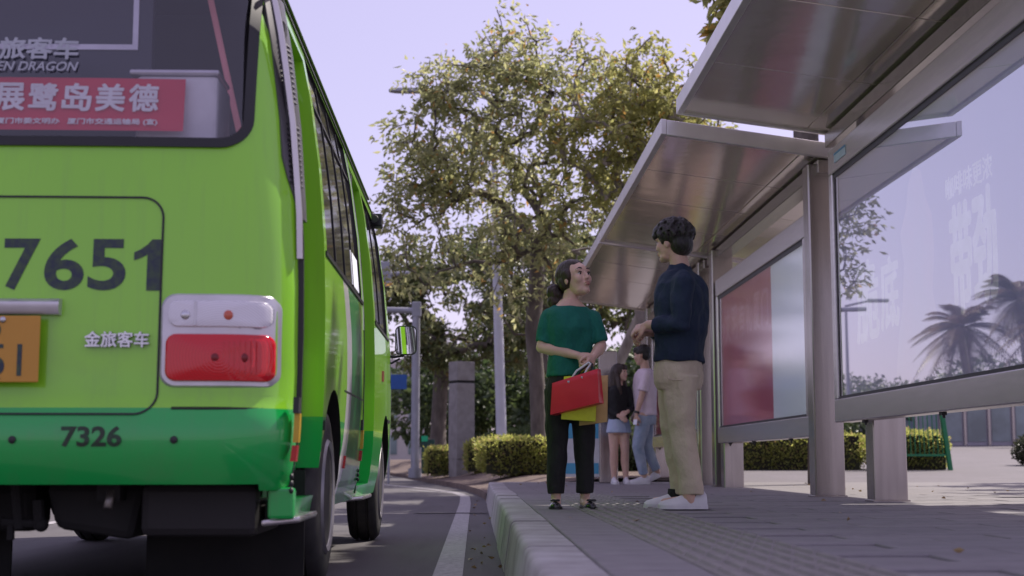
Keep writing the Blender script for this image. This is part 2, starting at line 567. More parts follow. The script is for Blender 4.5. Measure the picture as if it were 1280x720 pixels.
# slabs and ribbed guide tiles laid one by one where they can be told apart
def slab_mesh(w, d, mat, ribs=0):
    b = MB(); b.box(-w / 2, w / 2, -d / 2, d / 2, -0.01, 0.008)
    m_ = b.mesh('slab'); m_.materials.append(mat)
    bm = bmesh.new(); bm.from_mesh(m_)
    bmesh.ops.bevel(bm, geom=[e for e in bm.edges if all(v.co.z > 0 for v in e.verts)], offset=0.004, segments=1, affect='EDGES')
    if ribs:
        for k in range(ribs):
            x = -w / 2 + w * (k + 0.5) / ribs; h = 0.017
            vs_ = [bm.verts.new(p) for p in [(x - .016, -d / 2 + .012, .008), (x + .016, -d / 2 + .012, .008), (x + .016, d / 2 - .012, .008), (x - .016, d / 2 - .012, .008),
                                             (x - .010, -d / 2 + .02, h), (x + .010, -d / 2 + .02, h), (x + .010, d / 2 - .02, h), (x - .010, d / 2 - .02, h)]]
            for q in ((4, 5, 6, 7), (0, 1, 5, 4), (1, 2, 6, 5), (2, 3, 7, 6), (3, 0, 4, 7)): bm.faces.new([vs_[i] for i in q])
    bmesh.ops.recalc_face_normals(bm, faces=bm.faces)
    bm.to_mesh(m_); bm.free(); return m_
SA = slab_mesh(0.592, 0.292, M['paver']); SB = slab_mesh(0.592, 0.292, M['paver_b'])
SE = slab_mesh(0.264, 0.592, M['paver_b']); ST = slab_mesh(0.472, 0.292, M['tactile'], 7)
y = 2.2
row = 0
while y < 12.4:
    place('tactile_tile', ST, pavement, (0.86, y, PV + random.uniform(-.001, .001)))
    for k in range(5):
        x = 1.102 + 0.6 * k + 0.3 + (0.3 if row % 2 else 0.0)
        if x > 4.2: continue
        place('paving_slab', random.choice((SA, SA, SB)), pavement, (x, y, PV + random.uniform(-.0015, .002)), (random.uniform(-.002, .002), random.uniform(-.002, .002), 0))
    if row % 2 == 0: place('paving_slab', SE, pavement, (0.484, y + 0.15, PV + random.uniform(-.001, .001)))
    y += 0.3; row += 1

# ================================================================== BUS SHELTERS
DZ = 0.0                                                # lift of the canopy being built
def roof_z(x): return 3.135 + DZ - (x - 1.47) * 0.138        # underside
XF, XB = 1.47, 4.62
def slab_piece(b, x0, x1, y0, y1, lo, hi, mi=0):
    b.hexa([(x0, y0, roof_z(x0) + lo), (x1, y0, roof_z(x1) + lo), (x1, y1, roof_z(x1) + lo), (x0, y1, roof_z(x0) + lo),
            (x0, y0, roof_z(x0) + hi), (x1, y0, roof_z(x1) + hi), (x1, y1, roof_z(x1) + hi), (x0, y1, roof_z(x0) + hi)], mi)


def shelter(y0, y1, posts, label, lift=0.0, XF=XF):
    global DZ
    DZ = lift
    t = empty('bus_shelter', (2.82, (y0 + y1) / 2, PV), label, 'bus shelter', 'row of metal bus shelters')
    b = MB(); slab_piece(b, XF + .05, XB - .05, y0 + .05, y1 - .05, 0.03, 0.11); b.build('roof', M['roof_top'], t)
    n = 4; L = (y1 - y0 - 0.10) / n
    for i in range(n):
        for (xa, xb) in ((XF + .052, 2.60), (2.606, XB - .052)):
            b = MB(); slab_piece(b, xa, xb, y0 + .05 + i * L + .005, y0 + .05 + (i + 1) * L - .005, 0.004 + 0.003 * random.random(), 0.03)
            b.build('soffit_panel', M['soffit'], t, bevel=0.004)
    b = MB(); slab_piece(b, XF, XF + .05, y0, y1, -0.012, 0.115); b.build('front_fascia', M['fascia'], t, bevel=0.006)
    b = MB(); slab_piece(b, XB - .05, XB, y0, y1, -0.012, 0.115); b.build('back_fascia', M['fascia'], t, bevel=0.006)
    for ya in (y0, y1 - .05):
        b = MB(); slab_piece(b, XF + .05, XB - .05, ya, ya + .05, -0.012, 0.113); b.build('end_fascia', M['fascia'], t, bevel=0.006)
    # beam carried by the posts
    b = MB(); b.box(2.74, 2.90, y0 + .07, y1 - .07, roof_z(2.74) - 0.13, roof_z(2.90) + 0.002); b.build('beam', M['steel_post'], t, bevel=0.006)
    for (xa, xb, ya, yb) in posts:
        b = MB(); b.box(xa, xb, ya, yb, PV - 0.02, roof_z(xb) - 0.0)
        p = b.build('post', M['steel_post'], t, bevel=0.012)
        b = MB(); b.box(xa - .012, xb + .012, ya - .012, yb + .012, PV - .01, PV + .022); b.build('base_plate', M['steel_post'], p, bevel=0.004)
    return t


sh1 = shelter(5.2, 10.99, [(2.80, 3.04, 10.02, 10.22), (2.80, 3.04, 5.45, 5.65)], 'bus shelter over the large pale blue advertising panel, with a blue sticker', 0.15, 1.58)
sh2 = shelter(11.09, 16.74, [(2.69, 2.93, 11.30, 11.50), (2.69, 2.93, 16.05, 16.25)], 'bus shelter over the red and pale advertising panel, man stands before it')
sh3 = shelter(16.84, 23.0, [(2.69, 2.93, 17.05, 17.23), (2.69, 2.93, 22.3, 22.5)], 'farthest bus shelter, its roof end hidden behind the woman')


def poster_mat(name, base, c2, sc=0.7):
    return simple(name, base, 0.6, 0, c2, sc)


def light_box(y0, y1, z0, z1, x0, label, poster_fn, legs, depth=0.14, pane='panel_glass'):
    """y0 is the near end"""
    t = empty('advertising_panel', (x0 + depth / 2, (y0 + y1) / 2, PV), label, 'billboard', 'glazed advertising panels')
    x1 = x0 + depth; fw = 0.12
    for nm, a in (('frame_rail', (y0, y1, z1 - 0.19, z1)), ('frame_rail', (y0, y1, z0, z0 + 0.17)),
                  ('frame_stile', (y0, y0 + fw * .75, z0 + 0.17, z1 - 0.19)), ('frame_stile', (y1 - fw * .75, y1, z0 + 0.17, z1 - 0.19))):
        b = MB(); b.box(x0, x1, a[0], a[1], a[2], a[3]); b.build(nm, M['aluminium'], t, bevel=0.008)
    ya, yb, za, zb = y0 + fw * .75, y1 - fw * .75, z0 + .17, z1 - .19
    b = MB(); g_ = 0.022                                                       # black seal round the pane
    b.box(x0 + .02, x0 + .035, ya, yb, za, za + g_); b.box(x0 + .02, x0 + .035, ya, yb, zb - g_ * 1.6, zb)
    b.box(x0 + .02, x0 + .035, ya, ya + g_, za + g_, zb - g_ * 1.6); b.box(x0 + .02, x0 + .035, yb - g_, yb, za + g_, zb - g_ * 1.6)
    b.build('seal', M['black_gasket'], t)
    b = MB(); xa = x0 + .024; xn = xa; yA, yB, zA, zB = ya + g_, yb - g_, za + g_, zb - g_ * 1.6
    b.hexa([(xn, yA, zA), (xn + .006, yA, zA), (xa + .006, yB, zA), (xa, yB, zA), (xn, yA, zB), (xn + .006, yA, zB), (xa + .006, yB, zB), (xa, yB, zB)]); b.build('glass_pane', M[pane], t)
    b = MB(); b.box(x0 + .056, x1 - .004, ya, yb, za, zb); b.build('back_board', M['white_paint'], t)
    poster_fn(t, x0 + .051, ya, yb, za, zb)
    for (xa, xb, la, lb) in legs:
        b = MB(); b.box(xa, xb, la, lb, PV - 0.02, z0 + .01); b.build('leg', M['steel_post'], t, bevel=0.012)
    for k in (0.12, 0.42, 0.8):                                                  # catches under the bottom rail
        yy = y1 - (y1 - y0) * k
        b = MB(); b.box(x0 + .03, x0 + .06, yy - .03, yy + .03, z0 - .018, z0 + .002); b.box(x0 + .035, x0 + .05, yy - .03, yy - .015, z0 - .035, z0 - .01)
        b.build('catch', M['black_plastic'], t, bevel=0.003)
    return t


def on_panel(x):                                          # lettering read from the road side: u runs towards -Y
    return lambda y0, z0: (lambda u, v, w: Vector((x - w, y0 - u, z0 + v)))


M['poster_blue'] = simple('poster_blue', (0.52, 0.52, 0.70), 0.6, 0, (0.58, 0.53, 0.70), 0.6)
M['poster_fig'] = simple('poster_fig', (0.66, 0.64, 0.76), 0.6, 0, (0.70, 0.62, 0.74), 3)
M['poster_letter'] = simple('poster_letter', (0.92, 0.92, 0.95), 0.6)
M['poster_red'] = simple('poster_red', (0.50, 0.10, 0.17), 0.6, 0, (0.44, 0.085, 0.15), 2)
M['poster_pale'] = simple('poster_pale', (0.78, 0.80, 0.88), 0.6, 0, (0.70, 0.74, 0.84), 1)
def add_glow(m, k):
    """gives the sheet a faint glow of its own, added to brighten it"""
    nt = m.node_tree; b_ = nt.nodes["Principled BSDF"]
    src = b_.inputs["Base Color"].links[0].from_socket
    nt.links.new(src, b_.inputs["Emission Color"]); b_.inputs["Emission Strength"].default_value = k


M['poster_rose'] = simple('poster_rose', (0.60, 0.22, 0.29), 0.6)


for k_ in ('poster_blue', 'poster_fig', 'poster_letter'): add_glow(M[k_], 0.10)  # glow added to the posters for brightness, no lamps behind them
for k_ in ('poster_red', 'poster_pale', 'poster_rose'): add_glow(M[k_], 0.15)


def poster_one(t, x, ya, yb, za, zb):
    b = MB(); b.box(x - .001, x + .004, ya + .01, yb - .01, za + .01, zb - .01); p = b.build('poster', M['poster_blue'], t)
    f = on_panel(x - .002)
    # pale figure between the words
    pts = [(0, 0), (.08, .28), (.2, .52), (.26, .78), (.2, .98), (.34, 1.12), (.40, 1.27), (.53, 1.36), (.66, 1.30), (.72, 1.14), (.84, 1.0), (.86, .78), (.80, .55), (.92, .30), (.98, 0)]
    m_ = MB(); m_.add([(u, v, 0.001) for u, v in pts], [tuple(range(len(pts)))])
    link_mesh('printed_figure', map_mesh(m_.mesh(), f(9.12, .99)), M['poster_fig'], p)
    for txt, y0, z0, w, h, bd_ in (('脆', 10.0, 1.36, .54, .55, .03), ('底', 9.40, 1.40, .40, .46, .03), ('带', 7.97, 1.36, .33, .60, .035), ('劲', 7.60, 1.38, .33, .60, .035),
                                   ('咖啡味更浓', 8.02, 2.02, .74, .13, .02)):
        link_mesh('lettering', map_mesh(text_mesh(txt, fat=bd_ * .9, w=w, h=h, depth=.001), f(y0, z0)), M['poster_letter'], p)


def poster_two(t, x, ya, yb, za, zb):
    ym = ya + (yb - ya) * .36
    b = MB(); b.box(x - .001, x + .004, ym, yb - .01, za + .01, zb - .01); p = b.build('poster', M['poster_red'], t)
    b = MB(); b.box(x - .001, x + .004, ya + .01, ym - .003, za + .01, zb - .01); b.build('poster', M['poster_pale'], t)
    f = on_panel(x - .002)
    for k, txt in enumerate('文明有礼厦门'):
        link_mesh('lettering', map_mesh(text_mesh(txt, fat=.02, w=.30, h=.36, depth=.001), f(yb - .25 - k * .40, za + .92)), M['poster_rose'], p)


light_box(5.0, 10.52, 0.815, 2.86, 2.66, 'large advertising panel with pale blue poster and white lettering, palms mirrored in its glass', poster_one, [])
light_box(11.56, 15.95, 0.725, 2.56, 2.71, 'advertising panel with half red, half pale poster, behind the man', poster_two, [(2.72, 2.94, 15.65, 15.85)], pane='panel_glass_clear')
light_box(17.4, 21.9, 0.725, 2.56, 2.71, 'advertising panel at the far shelter, glimpsed between the two men', poster_two, [(2.72, 2.94, 17.5, 17.7), (2.72, 2.94, 21.6, 21.8)])
# blue sticker on the near panel's top rail
st = MB(); st.box(2.655, 2.6595, 10.0, 10.32, 2.73, 2.80, 0)
stk = st.build('sticker', simple('sticker', (0.45, 0.55, 0.66), 0.5), origin=(2.657, 10.16, 2.76))
tag(stk, 'small blue and white sticker on the top rail of the large panel', 'sticker')
MB().box(2.6535, 2.6553, 10.0, 10.32, 2.785, 2.80).build('sticker_band', simple('sticker_blue', (0.05, 0.22, 0.42), 0.5), stk)

# stop board with poster, seen between the woman's legs
t = empty('stop_board', (1.35, 19.0, PV), 'grey stop board with white and blue poster behind the woman', 'sign')
b = MB(); b.box(1.62, 1.86, 18.7, 18.85, PV, 1.97); b.build('side_slab', M['steel_post'], t, bevel=.01)
b = MB(); b.box(0.95, 1.02, 18.7, 18.82, PV, 2.0); b.build('post', M['steel_post'], t, bevel=.01)
b = MB(); b.box(1.02, 1.62, 18.74, 18.80, PV + .08, 1.05); pp = b.build('poster_board', M['white_paint'], t, bevel=.004)
mblue = simple('stop_blue', (0.10, 0.42, 0.66), 0.5)
MB().box(1.03, 1.61, 18.736, 18.7385, 0.82, 1.04).build('printed_band', mblue, pp)
MB().box(1.03, 1.61, 18.736, 18.7385, 0.36, 0.50).build('printed_band', mblue, pp)

# ================================================================== THE BUS
BX = -1.67                                              # centre line
BY0, BY1 = 4.84, 10.72                                  # rear and front
WPROF = [(0.33, 1.000), (0.45, 1.028), (0.62, 1.046), (0.85, 1.052), (1.15, 1.052), (1.42, 1.044), (1.75, 1.015), (2.05, 0.972), (2.28, 0.925), (2.40, 0.885), (2.48, 0.82), (2.55, 0.68), (2.585, 0.45)]


def lerp_tab(tab, z):
    if z <= tab[0][0]: return tab[0][1]
    for (a, va), (b_, vb) in zip(tab, tab[1:]):
        if z <= b_: return va + (vb - va) * (z - a) / (b_ - a)
    return tab[-1][1]


def bw(z): return lerp_tab(WPROF, z)
REAR = [(0.33, 4.93), (0.455, 4.845), (0.52, 4.812), (0.60, 4.80), (0.68, 4.806), (0.72, 4.83), (0.76, 4.845), (1.1, 4.85), (1.45, 4.862), (1.6, 4.88), (2.1, 4.945), (2.4, 5.02), (2.5, 5.12), (2.585, 5.4)]
FRONT = [(0.33, 10.60), (0.5, 10.70), (0.8, 10.72), (1.2, 10.68), (1.5, 10.60), (2.1, 10.35), (2.4, 10.15), (2.585, 9.6)]
def by_r(z): return lerp_tab(REAR, z)
def by_f(z): return lerp_tab(FRONT, z)
RC, FC = 0.25, 0.34


def rear_y(x, z):
    """rear skin depth at world x"""
    w = bw(z); u = abs(x - BX); y = by_r(z) + 0.03 * (min(u, w) / w) ** 2
    if u > w - RC:
        k = min(u - (w - RC), RC * 0.999)
        y += RC - math.sqrt(RC * RC - k * k)
    return y


def side_x(z): return BX + bw(z)


def contour(z):
    w = bw(z); pts = []
    n = 14
    for i in range(n + 1):
        x = -(w - RC) + 2 * (w - RC) * i / n
        pts.append((BX + x, rear_y(BX + x, z)))
    y0 = by_r(z) + 0.03 * ((w - RC) / w) ** 2
    ys_ = y0 + RC
    for k in range(1, 9):
        a = PI / 2 * k / 8
        pts.append((BX + w - RC + RC * math.sin(a), ys_ - RC * math.cos(a) + 0.0))
    yf = by_f(z)
    for k in range(1, 10): pts.append((BX + w, ys_ + (yf - FC - ys_) * k / 10))
    for k in range(0, 9):
        a = PI / 2 * k / 8
        pts.append((BX + w - FC + FC * math.cos(a), yf - FC + FC * math.sin(a)))
    right_half = pts[n + 1:]
    for i in range(1, 8): pts.append((BX + (w - FC) - 2 * (w - FC) * i / 8, yf + 0.0))
    for x, y in reversed(right_half): pts.append((2 * BX - x, y))
    return pts


bus = empty('minibus', (BX, 7.7, 0), 'lime green minibus with darker green bumper stopped at the kerb', 'minibus')


def bus_paint():
    m, nt, b = material('bus_paint')
    tc = nt.nodes.new("ShaderNodeTexCoord"); sp = nt.nodes.new("ShaderNodeSeparateXYZ")
    nt.links.new(tc.outputs["Object"], sp.inputs[0])
    x, y, z = sp.outputs
    ax = math_node(nt, 'ABSOLUTE', x)
    f = noise_fac(nt, 1.1, 4, 0.5)
    lime = mix_col(nt, f, (0.275, 0.66, 0.026), (0.25, 0.62, 0.024))
    dark = mix_col(nt, f, (0.002, 0.42, 0.070), (0.002, 0.38, 0.062))
    # sweeping bands on the flank
    dz = math_node(nt, 'SUBTRACT', z, 0.95)
    yc = math_node(nt, 'SUBTRACT', -0.72, math_node(nt, 'MULTIPLY', math_node(nt, 'MULTIPLY', dz, dz), 1.1))
    q = math_node(nt, 'SUBTRACT', y, yc)
    flank = math_node(nt, 'GREATER_THAN', ax, 0.93)
    low = math_node(nt, 'LESS_THAN', z, math_node(nt, 'SUBTRACT', 0.715, math_node(nt, 'MULTIPLY', math_node(nt, 'GREATER_THAN', y, -2.0), 0.0)))
    c = mix_col(nt, low, lime, dark)
    mid = math_node(nt, 'MULTIPLY', math_node(nt, 'MULTIPLY', math_node(nt, 'GREATER_THAN', q, 0.05), math_node(nt, 'LESS_THAN', q, 0.75)), flank)
    mid = math_node(nt, 'MULTIPLY', mid, math_node(nt, 'LESS_THAN', z, 1.38))
    c = mix_col(nt, mid, c, (0.03, 0.30, 0.07))
    wh = math_node(nt, 'MULTIPLY', math_node(nt, 'LESS_THAN', math_node(nt, 'ABSOLUTE', q), 0.13), flank)
    wh = math_node(nt, 'MULTIPLY', wh, math_node(nt, 'LESS_THAN', z, 1.40))
    c = mix_col(nt, wh, c, (0.66, 0.66, 0.70))
    # road dust low down
    dn = math_node(nt, 'MULTIPLY', noise_fac(nt, 5, 6, 0.65, lo=0.5, hi=0.85), 0.22)
    dl = math_node(nt, 'MULTIPLY', dn, math_node(nt, 'LESS_THAN', z, 1.0))
    c = mix_col(nt, dl, c, (0.12, 0.15, 0.08))
    # thin runs of dirt under the sills
    st_ = noise_fac(nt, 9, 5, 0.6, stretch=(3.0, 3.0, 0.16), lo=0.52, hi=0.85)
    c = mix_col(nt, math_node(nt, 'MULTIPLY', st_, 0.16), c, (0.13, 0.15, 0.10))
    nt.links.new(c, b.inputs["Base Color"])
    b.inputs["Roughness"].default_value = 0.28
    b.inputs["Coat Weight"].default_value = 0.7; b.inputs["Coat Roughness"].default_value = 0.04
    bump(nt, b, noise_fac(nt, 1.7, 2, 0.4, lo=0.2, hi=0.8), 0.10, 0.012)
    return m


M['bus_paint'] = bus_paint()
M['bus_inner'] = simple('bus_inner', (0.05, 0.048, 0.055), 0.8)
bb = MB()
zs = [0.33, 0.39, 0.455, 0.52, 0.58, 0.64, 0.69, 0.725, 0.76, 0.85, 1.0, 1.15, 1.3, 1.45, 1.6, 1.75, 1.9, 2.05, 2.18, 2.28, 2.35, 2.40, 2.45, 2.48, 2.52, 2.55, 2.585]
bb.loft([[(x, y, z) for x, y in contour(z)] for z in zs])
body_me = bb.mesh('body')
for m_ in (M['bus_paint'], M['under'], M['bus_inner'], M['black_gasket']): body_me.materials.append(m_)
body_tmp = bpy.data.objects.new('body_tmp', body_me); col.objects.link(body_tmp)
cutters = []


def cutter(mb, mi):
    me_ = mb.mesh('cut')
    for m_ in (M['bus_paint'], M['under'], M['bus_inner'], M['black_gasket']): me_.materials.append(m_)
    for p in me_.polygons: p.material_index = mi
    o = bpy.data.objects.new('cut', me_); col.objects.link(o); cutters.append(o)
    md = body_tmp.modifiers.new('b', 'BOOLEAN'); md.operation = 'DIFFERENCE'; md.object = o; md.solver = 'EXACT'


def profile_cut(y0, y1, z0, z1, depth, mi, nz=8, top_in=0.0):
    zz = [z0 + (z1 - z0) * i / nz for i in range(nz + 1)]
    rings = []
    for z in zz:
        xi = side_x(z) - depth
        rings.append([(xi, y0, z), (BX + 1.3, y0, z), (BX + 1.3, y1, z), (xi, y1, z)])
    c = MB(); c.loft(rings); cutter(c, mi)


# hollow underneath, wheel arches, doorways, window recesses, rear window
c = MB(); c.box(BX - .93, BX + .93, 4.0, 10.9, 0.0, 0.458); cutter(c, 1)
c = MB(); c.box(BX - 1.2, BX + 1.2, 4.0, 5.075, 0.0, 0.436); cutter(c, 1)
for ya in (6.25, 9.85):
    for sx in (1, -1):
        c = MB(); c.revolve_x((BX + sx * 0.90, ya, 0.40), [(-0.42, 0.445), (0.42, 0.445)], 30); cutter(c, 1)
profile_cut(5.06, 5.82, 0.40, 2.20, 0.105, 0)
profile_cut(7.86, 8.70, 0.40, 2.20, 0.105, 0)
profile_cut(5.92, 7.74, 1.405, 2.255, 0.018, 3)
profile_cut(8.82, 9.98, 1.40, 2.20, 0.018, 3)
RWX, RWZ0, RWZ1 = 0.862, 1.645, 2.37


def round_rect(x0, x1, z0, z1, r, n=6):
    p = []
    for cx, cz, a0 in ((x1 - r, z0 + r, -90), (x1 - r, z1 - r, 0), (x0 + r, z1 - r, 90), (x0 + r, z0 + r, 180)):
        for k in range(n + 1):
            a = R(a0 + 90 * k / n); p.append((cx + r * math.cos(a), cz + r * math.sin(a)))
    return p


rr = round_rect(BX - RWX, BX + RWX, RWZ0, RWZ1, 0.09)
c = MB(); c.loft([[(x, 4.4, z) for x, z in rr], [(x, 5.75, z) for x, z in rr]]); cutter(c, 2)
body_fin = evaluated_mesh(body_tmp)
for o in cutters + [body_tmp]: bpy.data.objects.remove(o)
smooth_mesh(body_fin, 32)
link_mesh('body', body_fin, None, bus)


def rear_map(off):                                        # flat (x, z, thickness) onto the rear skin
    return lambda u, v, w: Vector((u, rear_y(u, v) - off - w, v))


def rear_plate(x0, x1, z0, z1, r, off, thick, n=6, cols=10, bulge=0.0):
    """rounded plate that follows the rear skin"""
    b = MB()
    outline = []
    rr0 = round_rect(x0, x1, z0, z1, r, n)
    for i, p in enumerate(rr0):
        q_ = rr0[(i + 1) % len(rr0)]; outline.append(p)
        if abs(p[0] - q_[0]) > .05: outline += [(p[0] + (q_[0] - p[0]) * k / 12, p[1] + (q_[1] - p[1]) * k / 12) for k in range(1, 12)]
    def q(p, d): return (p[0], rear_y(p[0], p[1]) - d, p[1])
    cx, cz = (x0 + x1) / 2, (z0 + z1) / 2
    rings = [[q(p, off) for p in outline], [q(p, off + thick * .7) for p in outline]]
    for s, d in ((0.965, 1.0), (0.75, 1.0 + bulge * .6), (0.45, 1.0 + bulge), (0.12, 1.0 + bulge * 1.1)):
        # shrink towards the middle keeping the border even
        ring = []
        for p in outline:
            ring.append(q((cx + (p[0] - cx) * s, cz + (p[1] - cz) * s), off + thick * d))
        rings.append(ring)
    b.loft(rings)
    return b


def rear_ring(x0, x1, z0, z1, r, wd, off, thick):
    o_ = round_rect(x0, x1, z0, z1, r, 8); i_ = round_rect(x0 + wd, x1 - wd, z0 + wd, z1 - wd, max(r - wd, .004), 8)
    # subdivide long runs so that it hugs the skin
    def dense(pts):
        out = []
        for i, p in enumerate(pts):
            q = pts[(i + 1) % len(pts)]; out.append(p)
            if math.dist(p, q) > .15:
                n = 10
                out += [(p[0] + (q[0] - p[0]) * k / n, p[1] + (q[1] - p[1]) * k / n) for k in range(1, n)]
        return out
    o_, i_ = dense(o_), dense(i_)
    def q(p, d): return (p[0], rear_y(p[0], p[1]) - d, p[1])
    rings = [[q(p, off) for p in o_], [q(p, off + thick) for p in o_], [q(p, off + thick) for p in i_], [q(p, off) for p in i_]]
    b = MB(); b.loft(rings + [rings[0]], cap=False)
    return b


# rear window with its seal and what shows through it
rw_glass = MB()
gp = round_rect(BX - RWX, BX + RWX, RWZ0, RWZ1, 0.09)
rings = []
for s in (1.0, .9, 0.8, .7, .6, 0.5, .4, .3, 0.2, .1, 0.01):
    rings.append([(BX + (x - BX) * s, rear_y(BX + (x - BX) * s, 2.0 + (z - 2.0) * s) + .006, 2.0 + (z - 2.0) * s) for x, z in gp])
rw_glass.loft(rings, cap=False)
rwin = rw_glass.build('rear_window', M['bus_glass'], bus, smooth=0)
if rwin.data.polygons[40].normal.y > 0: rwin.data.flip_normals()
rear_ring(BX - RWX - .022, BX + RWX + .022, RWZ0 - .022, RWZ1 + .022, 0.11, 0.034, -0.008, 0.02).build('window_seal', M['black_gasket'], rwin, smooth=40)
M['banner_red'] = simple('banner_red', (0.62, 0.018, 0.055), 0.55, 0, (0.55, 0.015, 0.05), 3)
M['letter_white'] = simple('letter_white', (0.80, 0.78, 0.80), 0.6)
M['letter_grey'] = simple('letter_grey', (0.42, 0.44, 0.50), 0.5)
M['letter_navy'] = simple('letter_navy', (0.022, 0.034, 0.060), 0.5, 0, (0.05, 0.085, 0.045), 38)
M['letter_dark'] = simple('letter_dark', (0.02, 0.03, 0.018), 0.5, 0, (0.012, 0.05, 0.02), 30)
bn = MB(); nb = 12
bx0, bx1 = BX - .635, BX + .635
for i in range(nb):
    xa = bx0 + (bx1 - bx0) * i / nb; xb = bx0 + (bx1 - bx0) * (i + 1) / nb
    bn.add([(xa, rear_y(xa, 1.69) + .034, 1.690), (xb, rear_y(xb, 1.69) + .034, 1.690), (xb, rear_y(xb, 1.885) + .034, 1.885), (xa, rear_y(xa, 1.885) + .034, 1.885)], [(0, 1, 2, 3)])
ban = bn.build('banner', M['banner_red'], rwin)
for k, ch in enumerate('德美岛鹭展'):
    link_mesh('lettering', map_mesh(text_mesh(ch, fat=.03, w=.098, h=.098, depth=.001), lambda u, v, w, xx=-1.226 - k * .1165: Vector((xx + u, rear_y(xx + u, 1.765 + v) + .027 - w, 1.762 + v))), M['letter_white'], ban)
link_mesh('lettering', map_mesh(text_mesh('中共厦门市委文明办   厦门市交通运输局 (宣)', fat=.03, w=.62, h=.024, depth=.001), lambda u, v, w: Vector((-1.745 + u, rear_y(-1.745 + u, 1.71 + v) + .027 - w, 1.708 + v))), M['letter_white'], ban)
# maker's name on the glass
link_mesh('lettering', map_mesh(text_mesh('金旅客车', fat=.03, w=.365, h=.078, depth=.001), lambda u, v, w: Vector((-1.775 + u, rear_y(-1.775 + u, 1.945 + v) - .004 - w, 1.945 + v))), M['letter_grey'], rwin)
link_mesh('lettering', map_mesh(text_mesh('GOLDEN DRAGON', .010, shear=.25, w=.415, h=.034, depth=.001), lambda u, v, w: Vector((-1.82 + u, rear_y(-1.82 + u, 1.90 + v) - .004 - w, 1.900 + v))), M['letter_grey'], rwin)
# display board inside and white box behind the glass
b = MB(); b.box(BX - .48, BX + .475, 5.12, 5.16, 1.90, 2.36); dbd = b.build('display_board', simple('board_navy', (0.010, 0.013, 0.03), 0.4), bus)
for a in ((BX + .405, BX + .425, 2.055, 2.36), (BX - .43, BX + .425, 2.035, 2.055)):
    MB().box(a[0], a[1], 5.112, 5.1195, a[2], a[3]).build('trim', M['silver'], dbd)
b = MB(); b.box(BX + .455, BX + .745, 4.985, 5.25, 1.62, 1.905); wbx = b.build('rear_locker', M['white_paint'], bus, bevel=.015)
MB().box(BX + .43, BX + .75, 4.975, 5.2, 1.905, 1.925).build('locker_lid', M['silver'], wbx, bevel=.008)
b = MB(); b.tube([(BX + .80, 5.3, 1.65), (BX + .62, 5.42, 2.36)], .012, 8); b.build('grab_rail', M['poster_rose'], bus)
for k in (-1.3, -.95):
    b = MB(); b.box(BX + k - .2, BX + k + .2, 5.6, 5.7, 1.4, 1.9)

# tailgate outline, handle bar, badge, numbers
hatch = rear_ring(BX - .595, BX + .595, 0.69, 1.443, 0.075, 0.007, 0.0006, 0.0035).build('tailgate_seam', M['black_gasket'], bus)
b = MB()
ring_x = [BX - .26 + .52 * i / 12 for i in range(13)]
b.loft([[(x, rear_y(x, 1.08) + dy, 1.055 + dz) for dy, dz in ((.005, -.028), (-.03, -.026), (-.042, -.008), (-.040, .016), (-.024, .028), (.005, .03))] for x in ring_x])
b.build('plate_lamp_bar', M['silver'], bus, smooth=40)
for ch, x0, w_ in (('7', -1.613, .121), ('6', -1.475, .134), ('5', -1.327, .127)):
    link_mesh('fleet_number', map_mesh(text_mesh(ch, .02, w=w_, h=.178, depth=.0015), (lambda u, v, w, x0=x0: rear_map(.0008)(x0 + u, 1.115 + v, w))), M['letter_navy'], bus)
one = [(.045, 0), (.093, 0), (.093, .178), (.060, .178), (.045, .160), (.020, .142), (.0, .132), (.0, .105), (.022, .112), (.045, .125)]
b = MB(); b.loft([[(u, v, 0) for u, v in one], [(u, v, .0015) for u, v in one]])
link_mesh('fleet_number', map_mesh(b.mesh(), (lambda u, v, w: rear_map(.0008)(-1.173 + u, 1.115 + v, w))), M['letter_navy'], bus)
link_mesh('fleet_number', map_mesh(text_mesh('7326', .025, w=.200, h=.070, depth=.0015), (lambda u, v, w: rear_map(.0008)(-1.383 + u, .583 + v, w))), M['letter_dark'], bus)
link_mesh('badge', map_mesh(text_mesh('金旅客车', fat=.025, w=.214, h=.052, depth=.010), (lambda u, v, w: rear_map(.0005)(-1.324 + u, .920 + v, w))), M['chrome'], bus)
# number plate
b = MB(); b.box(BX - .235, BX + .205, 4.800, 4.806, 0.798, 1.022); plate = b.build('number_plate', simple('plate_yellow', (0.60, 0.30, 0.035), 0.45, 0, (0.54, 0.27, 0.035), 4), bus, bevel=.004)
MB().box(BX - .2, BX + .1, 4.806, 4.90, .84, .98).build('plate_bracket', M['black_plastic'], plate)
for txt, x0, z0, w_, h_ in (('D', -1.655, .940, .060, .066), ('51', -1.640, .818, .118, .108)):
    link_mesh('plate_lettering', map_mesh(text_mesh(txt, .0, w=w_, h=h_, depth=.001), lambda u, v, w, x0=x0, z0=z0: Vector((x0 + u, 4.7995 - w, z0 + v))), M['letter_navy'], plate)
for (x, z) in ((-1.590, 1.008), (-1.602, .812)):
    MB().ell((x, 4.798, z), (.011, .006, .011)).build('bolt', M['chrome'], plate, smooth=0)
# reversing sensors on the bumper
for x in (-1.543, -1.010, -2.33, -1.80 - .53):
    if x > -2.3: MB().ell((x, rear_y(x, .60) - .001, .607), (.013, .006, .013)).build('parking_sensor', M['black_plastic'], bus, smooth=0)
# bumper top shelf lip
b = MB()
xs = [BX - .99 + 1.98 * i / 40 for i in range(41)]
b.loft([[(x, rear_y(x, .713) - .001 + dy, .713 + dz) for dy, dz in ((.004, -.006), (-.005, -.003), (-.005, .003), (.004, .006))] for x in xs if abs(x - BX) > .60 and x > BX])
b.build('bumper_seam', M['black_gasket'], bus)


